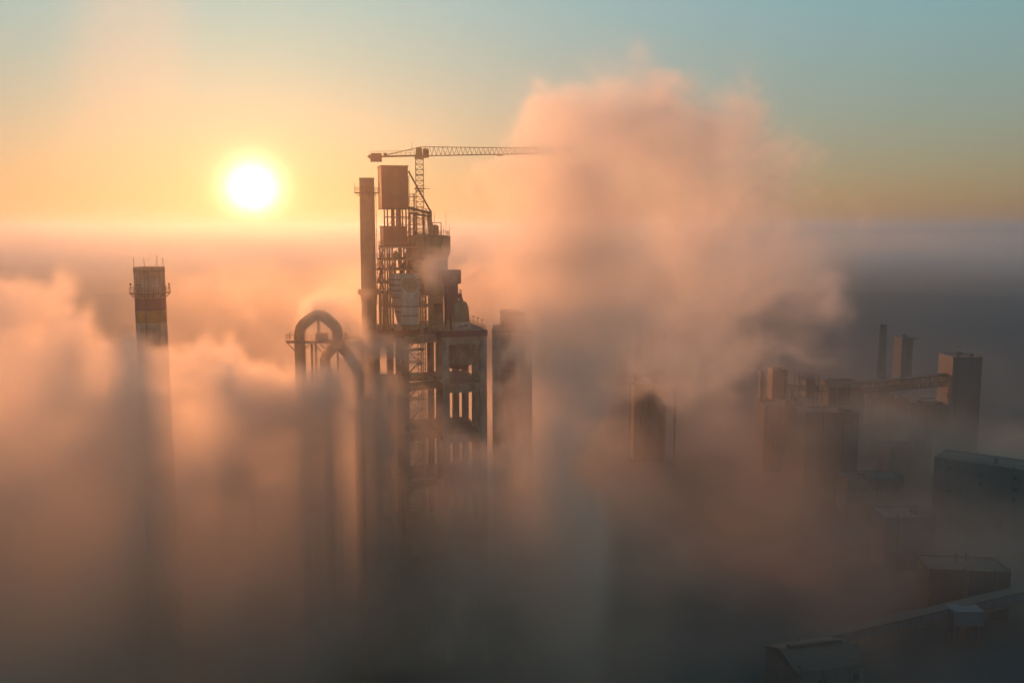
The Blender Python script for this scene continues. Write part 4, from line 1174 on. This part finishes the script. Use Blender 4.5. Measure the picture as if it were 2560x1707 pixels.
ts = Thing('transfer_box', 'dull blue transfer box hanging under the near conveyor gallery', 'machine', WF, (c.x, 234, 0))
ts.part('box_shell', MB().box((c.x - 4, 232, c.z - 2), (c.x + 4, 237, c.z + 2)), 'blue')
for sx_ in (-3.2, 3.2):
    for sy_ in (233, 236):
        ts.part('leg', MB().box((c.x + sx_ - 0.2, sy_ - 0.2, 0), (c.x + sx_ + 0.2, sy_ + 0.2, c.z - 2.003)), 'steel')
shed('hall', 'low gabled hall at the bottom edge, right of centre', 'hall', 1985, 2170, 1668, 203, 14, 'concrete_dark', 'roof', 2.5, yaw=R(14), bays=4)

# ------------------------------------------------------------------ air: haze, steam and mist
def volume_material(name, density, colour, g, grid=False):
    m = bpy.data.materials.new(name)
    m.use_nodes = True
    n = m.node_tree
    n.nodes.remove(n.nodes['Principled BSDF'])
    v = n.nodes.new('ShaderNodeVolumePrincipled')
    v.inputs['Color'].default_value = (*colour, 1)
    v.inputs['Density'].default_value = density
    v.inputs['Anisotropy'].default_value = g
    v.inputs['Density Attribute'].default_value = 'density' if grid else ''
    n.links.new(v.outputs[0], n.nodes['Material Output'].inputs['Volume'])
    return m


hz = bpy.data.objects.new('haze', MB().box((-14500, -900, -1.5), (14500, 14500, HAZE_TOP)).mesh('haze', volume_material('morning_haze', HAZE_D, HAZE_COL, HAZE_G)))
sc.collection.objects.link(hz)
hz['kind'] = 'stuff'
hz['label'] = 'pale warm morning haze filling the air over the whole works'
hz.data.materials[0].cycles.homogeneous_volume = True

_lat = {}
def vnoise(x, y, z, seed):
    Ln = 48
    if seed not in _lat:
        _lat[seed] = np.random.default_rng(seed).random((Ln, Ln, Ln)).astype(np.float32)
    r = _lat[seed].ravel()
    xi, yi, zi = (np.floor(c).astype(np.int32) for c in (x, y, z))
    fx, fy, fz = x - xi, y - yi, z - zi
    fx, fy, fz = (c * c * (3 - 2 * c) for c in (fx, fy, fz))
    x0, y0, z0 = (xi % Ln) * Ln * Ln, (yi % Ln) * Ln, zi % Ln
    x1, y1, z1_ = ((xi + 1) % Ln) * Ln * Ln, ((yi + 1) % Ln) * Ln, (zi + 1) % Ln
    a = r[x0 + y0 + z0]; a = a + (r[x1 + y0 + z0] - a) * fx
    b = r[x0 + y1 + z0]; b = b + (r[x1 + y1 + z0] - b) * fx
    c = r[x0 + y0 + z1_]; c = c + (r[x1 + y0 + z1_] - c) * fx
    d = r[x0 + y1 + z1_]; d = d + (r[x1 + y1 + z1_] - d) * fx
    a = a + (b - a) * fy
    c = c + (d - c) * fy
    return a + (c - a) * fz


def fbm(x, y, z, scale, octaves=5, seed=0, gain=0.5):
    v, amp, tot = 0, 1.0, 0
    for i in range(octaves):
        v = v + amp * vnoise(x / scale + i * 7.31, y / scale + i * 3.17, z / scale + i * 5.71, seed + i)
        tot += amp
        amp *= gain
        scale /= 2.03
    return v / tot - 0.5


def sstep(a, b, v):
    t_ = np.clip((v - a) / (b - a), 0, 1)
    return t_ * t_ * (3 - 2 * t_)


def puffs(X, Y, Z, lst):
    """soft union of ellipsoidal puffs: (photo x, photo y, distance, rx, ry, rz, weight)"""
    S = np.zeros_like(X)
    for (px, py, D, rx, ry, rz, wt) in lst:
        c = WF.at((px, py), D)
        q_ = ((X - c.x) / rx) ** 2 + ((Y - c.y) / ry) ** 2 + ((Z - c.z) / rz) ** 2
        S += wt * np.exp(-q_)
    return S


def grid_volume(name, label, lo, hi, vox, fn, material):
    """a closed block of voxels whose density is computed by fn, filled into a volume grid"""
    res = [int(round((hi[i] - lo[i]) / vox)) + 1 for i in range(3)]
    ax = [np.linspace(lo[i], hi[i], res[i], dtype=np.float32) for i in range(3)]
    X, Y, Z = np.meshgrid(*ax, indexing='ij')
    d = fn(X, Y, Z).astype(np.float32)
    e = np.minimum.reduce([sstep(0, 5 * vox, X - lo[0]), sstep(0, 5 * vox, hi[0] - X), sstep(0, 5 * vox, Y - lo[1]), sstep(0, 5 * vox, hi[1] - Y), sstep(0, 5 * vox, hi[2] - Z)])
    d = (d * e).ravel()
    d[d < 0.004] = 0
    me = bpy.data.meshes.new(name)
    me.vertices.add(d.size)
    at = me.attributes.new('amount', 'FLOAT', 'POINT')
    at.data.foreach_set('value', d)
    me.materials.append(material)
    o = bpy.data.objects.new(name, me)
    sc.collection.objects.link(o)
    ng = bpy.data.node_groups.new(name, 'GeometryNodeTree')
    ng.interface.new_socket('Geometry', in_out='INPUT', socket_type='NodeSocketGeometry')
    ng.interface.new_socket('Geometry', in_out='OUTPUT', socket_type='NodeSocketGeometry')
    N, Lk = ng.nodes, ng.links.new
    gi, go = N.new('NodeGroupInput'), N.new('NodeGroupOutput')
    vc = N.new('GeometryNodeVolumeCube')
    vc.inputs['Min'].default_value, vc.inputs['Max'].default_value = lo, hi
    for i, k_ in enumerate('XYZ'):
        vc.inputs['Resolution ' + k_].default_value = res[i]
    prev = N.new('GeometryNodeInputPosition').outputs[0]
    for op, val in (('SUBTRACT', lo), ('MULTIPLY', [(res[i] - 1) / (hi[i] - lo[i]) for i in range(3)]), ('ADD', (0.5, 0.5, 0.5)), ('FLOOR', None), ('DOT_PRODUCT', (res[1] * res[2], res[2], 1))):
        v_ = N.new('ShaderNodeVectorMath')
        v_.operation = op
        Lk(prev, v_.inputs[0])
        if val is not None:
            v_.inputs[1].default_value = val
        prev = v_.outputs['Value' if op == 'DOT_PRODUCT' else 0]
    si = N.new('GeometryNodeSampleIndex')
    si.data_type, si.domain = 'FLOAT', 'POINT'
    Lk(gi.outputs[0], si.inputs['Geometry'])
    na = N.new('GeometryNodeInputNamedAttribute')
    na.data_type = 'FLOAT'
    na.inputs[0].default_value = 'amount'
    Lk(na.outputs[0], si.inputs['Value'])
    Lk(prev, si.inputs['Index'])
    Lk(si.outputs[0], vc.inputs['Density'])
    sm = N.new('GeometryNodeSetMaterial')
    sm.inputs['Material'].default_value = material
    Lk(vc.outputs[0], sm.inputs[0])
    Lk(sm.outputs[0], go.inputs[0])
    o.modifiers.new('voxels', 'NODES').node_group = ng
    o['kind'] = 'stuff'
    o['label'] = label
    return o


def fog_sea():
    """the far sea of fog: one closed body with a rolling top, reaching from behind the works to the horizon"""
    rr = np.concatenate([np.linspace(1700, 3600, 60), np.geomspace(3640, 13500, 70)])
    th = np.radians(np.linspace(-58, 58, 150))
    Rg, Th = np.meshgrid(rr, th, indexing='ij')
    X, Y = Rg * np.sin(Th), Rg * np.cos(Th)
    z0 = X * 0
    top = 34 + 24 * sstep(1800, 4500, Rg) + 34 * fbm(X, Y, z0, 420, 4, 300) + 20 * fbm(X, Y * 0.5, z0 + 9, 130, 3, 310) + 60 * fbm(X * 0.3, Y, z0 + 4, 1900, 2, 320)
    top = 3 + (np.clip(top, 8, 92) - 3) * sstep(1700, 3400, Rg)
    nr, nt_ = Rg.shape
    up = np.stack([X, Y, top], -1).reshape(-1, 3)
    dn = np.stack([X, Y, z0 + 0.6], -1).reshape(-1, 3)
    k = nr * nt_
    idx = np.arange(k).reshape(nr, nt_)
    q = np.stack([idx[:-1, :-1], idx[1:, :-1], idx[1:, 1:], idx[:-1, 1:]], -1).reshape(-1, 4)
    f = [tuple(x) for x in q.tolist()] + [tuple(y + k for y in reversed(x)) for x in q.tolist()]
    rim = idx[0, :].tolist() + idx[1:, -1].tolist() + idx[-1, -2::-1].tolist() + idx[-2:0:-1, 0].tolist()
    f += [(a_, b_, b_ + k, a_ + k) for a_, b_ in zip(rim, rim[1:] + rim[:1])]
    mb = MB().add(np.concatenate([up, dn]).tolist(), f)
    mb.round = True
    m = volume_material('fog_sea_volume', 0.0018, (0.88, 0.88, 0.88), 0.58)
    m.cycles.homogeneous_volume = True
    o = bpy.data.objects.new('fog_sea', mb.mesh('fog_sea', m))
    sc.collection.objects.link(o)
    o['kind'] = 'stuff'
    o['label'] = 'rolling sea of fog stretching from behind the works to the horizon'


fog_sea()


VEIL = 0.024                                  # thin sunlit mist between the drone and the tower


def low_mist(X, Y, Z):
    w1 = fbm(X, Y, Z, 50, 3, 40) * 40
    w2 = fbm(X, Y, Z, 50, 3, 50) * 40
    w3 = fbm(X, Y, Z, 50, 3, 55) * 22
    Xw, Yw, Zw = X + w1, Y + w2, Z * 1.3 + w3
    n = fbm(Xw, Yw, Zw, 40, 6, 1, 0.64)
    left, mid = sstep(-20, -75, X), sstep(50, -10, X)
    near_right = sstep(20, 60, X) * sstep(330, 240, Y)
    top = 37 + 22 * mid + 18 * left + 10 * near_right
    top = top + 50 * fbm(Xw, Yw, Z * 0 + 3, 75, 3, 9)
    top = top - 30 * sstep(172, 110, Y)
    body = sstep(0.0, 16.0, top - Z + 60 * n)
    sunward = sstep(215, 260, Y) * sstep(60, 0, X)  # mist thinned on the sun's side so light reaches the steam bank
    right = sstep(20, 70, X)
    amount = (0.055 + 0.27 * mid + 0.12 * left + 0.01 * near_right) * (1 - 0.85 * sunward * sstep(20, 48, Z))
    deep = sstep(235, 270, Y) * sstep(420 - 85 * right, 385 - 85 * right, Y) * sstep(58 - 20 * right, 28 - 16 * right, Z + 25 * n)  # dense low layer added on the sun's side to shade the lower mist
    amount = amount + (0.8 - 0.58 * right) * deep + 0.14 * sstep(60, 110, X) * sstep(300, 350, Y) * sstep(75, 40, Z)
    thick = np.clip(np.exp(6.0 * n), 0.1, 3.0)
    glow = puffs(X + 0.4 * w1, Y, Z + 0.3 * w2, [(1040, 720, 320, 30, 30, 9, 0.4), (1200, 740, 330, 30, 30, 10, 0.4), (800, 740, 330, 30, 30, 8, 0.3), (930, 900, 256, 15, 9, 9, 0.6), (1040, 930, 260, 15, 9, 9, 0.6), (1130, 980, 260, 12, 9, 8, 0.45), (980, 1030, 258, 15, 9, 10, 0.5)]) * thick
    veil = VEIL * np.clip(np.exp(4.0 * n), 0.3, 2.5) * sstep(226, 205, Y) * sstep(30, 55, Z) * (0.15 + 0.85 * sstep(60, 5, X))
    veil = veil + 0.06 * sstep(60, 110, X) * sstep(300, 350, Y) * sstep(72, 35, Z) * thick
    return body * amount * thick + glow + veil


mist_m = volume_material('low_mist_volume', 0.03, (0.90, 0.82, 0.74), 0.75, True)
grid_volume('low_mist', 'low sunlit mist drifting between the chimneys and halls', (-190, 70, 0), (250, 460, 138), 2.9, low_mist, mist_m)

PL = [
    (1330, 1250, 206, 9, 9, 13, 1.0), (1360, 1120, 208, 10, 11, 12, 1.1), (1395, 1000, 210, 11, 12, 12, 1.1), (1422, 900, 212, 12, 13, 13, 1.1), (1428, 800, 214, 12, 14, 14, 1.1),
    (1430, 700, 216, 13, 15, 14, 1.15), (1425, 600, 218, 13, 16, 14, 1.15), (1405, 500, 220, 14, 17, 14, 1.1), (1402, 400, 222, 15, 18, 14, 1.05),
    (1425, 310, 224, 15, 18, 11, 0.95), (1545, 245, 228, 14, 16, 10, 0.9), (1600, 380, 230, 19, 18, 15, 0.95), (1610, 560, 230, 20, 20, 18, 0.9),
    (1540, 760, 226, 17, 18, 16, 0.9), (1690, 700, 232, 20, 18, 17, 0.75), (1760, 480, 236, 19, 18, 16, 0.6), (1830, 640, 238, 19, 18, 17, 0.64),
    (1930, 800, 240, 17, 16, 12, 0.68), (2010, 790, 242, 12, 13, 11, 0.6), (1780, 930, 234, 14, 14, 9, 0.5), (1720, 880, 232, 18, 16, 12, 0.72), (1850, 180, 240, 5.5, 7, 12, 0.62), (1835, 300, 240, 9, 10, 11, 0.52),
    (1500, 930, 220, 14, 13, 12, 0.85), (1800, 960, 234, 16, 14, 9, 0.55), (1960, 560, 246, 18, 16, 14, 0.5),
]


def billow(x, y, z, scale, octaves, seed, gain=0.5):
    v, amp, tot = 0, 1.0, 0
    for i in range(octaves):
        v = v + amp * np.abs(2 * vnoise(x / scale + i * 7.31, y / scale + i * 3.17, z / scale + i * 5.71, seed + i) - 1)
        tot += amp
        amp *= gain
        scale /= 2.1
    return v / tot - 0.3


def plume(X, Y, Z):
    wx = fbm(X, Y, Z, 30, 3, 60) * 22
    wy = fbm(X, Y, Z, 30, 3, 70) * 22
    wz = fbm(X, Y, Z, 30, 3, 80) * 22
    S = puffs(X + wx, Y + wy, Z + wz, PL)
    n = fbm(X + wx, Y + wy, Z + wz, 19, 7, 21, 0.7) + 0.3 * billow(X + wx * 0.5, Y, Z + wz * 0.5, 15, 5, 90, 0.64)
    return sstep(0.40, 0.75, S * 0.8 + 2.6 * n) * np.clip(np.exp(6.5 * n) * (0.3 + 0.5 * S), 0.08, 2.1) * sstep(0.08, 0.4, S) + 0.10 * sstep(0.0, 0.6, S * 0.8 + 2.8 * n) * sstep(0.03, 0.25, S)


plume_m = volume_material('steam_plume_volume', 0.037, (0.98, 0.95, 0.92), 0.66, True)
grid_volume('steam_plume', 'towering steam plume rising right of the tower and drifting over the jib', (-25, 172, 22), (112, 285, 158), 1.2, plume, plume_m)

# crest of the steam bank: (photo x, photo y, distance)
BANK_TOP = [(-260, 690, 166), (0, 705, 168), (90, 725, 168), (165, 692, 168), (240, 800, 168), (330, 848, 170), (430, 862, 172), (520, 850, 178), (620, 832, 183), (700, 848, 187), (770, 862, 190),
            (840, 842, 196), (900, 812, 206), (950, 824, 208), (1010, 862, 208), (1060, 905, 206), (1120, 965, 204), (1200, 1035, 201), (1290, 1120, 200), (1400, 1150, 200)]


def bank(X, Y, Z):
    wx = fbm(X, Y, Z, 24, 4, 461) * 16
    wy = fbm(X, Y, Z, 24, 4, 471) * 16
    wz = fbm(X, Y, Z, 24, 4, 481) * 16
    n = fbm(X + wx, Y + wy, Z + wz, 15, 6, 421, 0.66)
    bl_ = billow(X + wx * 0.6, Y + wy * 0.6, Z + wz * 0.6, 13, 4, 190, 0.6)
    tops = [WF.at(p[:2], p[2]) for p in BANK_TOP]
    T = np.interp(X + wx * 0.5, [p.x for p in tops], [p.z for p in tops]) - 3.0
    yc = np.interp(X, [p.x for p in tops], [p.y for p in tops])
    slab = np.exp(-((Y + wy * 0.7 - yc) / 12.0) ** 2)
    depth = T - Z + 30 * n + 13 * bl_ - 10 * (1 - slab)
    edge = sstep(0.0, 5.0, depth)
    low = (1 - 0.5 * sstep(5, 45, T - Z)) * (1 - 0.1 * sstep(-26, -18, X)) * (1 + 1.5 * sstep(-62, -52, X) * sstep(-24, -32, X))
    wisps = puffs(X + wx, Y + wy, Z + wz, [(875, 745, 214, 4, 4, 6, 0.8), (845, 800, 212, 5, 5, 6, 0.7), (905, 830, 210, 4, 4, 5, 0.8), (1000, 900, 209, 5, 4, 5, 0.7), (1075, 930, 214, 6, 6, 6, 0.5)])
    return (edge * sstep(0.1, 0.7, slab) * low + 1.8 * sstep(0.25, 0.7, wisps + 1.5 * n)) * np.clip(np.exp(4.5 * n), 0.35, 1.9)


bank_m = volume_material('steam_bank_volume', 0.085, (0.98, 0.94, 0.90), 0.68, True)
grid_volume('steam_bank', 'bright rolling bank of steam wrapped round the banded chimney and the arched duct', (-150, 134, 8), (24, 232, 110), 1.5, bank, bank_m)


def faint(X, Y, Z):
    S = puffs(X, Y, Z, [(330, 520, 150, 7, 8, 12, 0.7), (325, 380, 150, 7.5, 8, 12, 0.8), (310, 230, 150, 8, 8, 12, 0.9), (330, 80, 150, 8, 8, 12, 1.0), (350, -60, 150, 9, 8, 12, 1.0)])
    return sstep(0.1, 1.2, S + 0.9 * fbm(X, Y, Z, 14, 4, 33))


faint_m = volume_material('faint_plume_volume', 0.009, (0.95, 0.9, 0.86), 0.6, True)
grid_volume('faint_plume', 'faint thin smoke column rising above the banded chimney', (-95, 122, 95), (-30, 178, 158), 1.8, faint, faint_m)
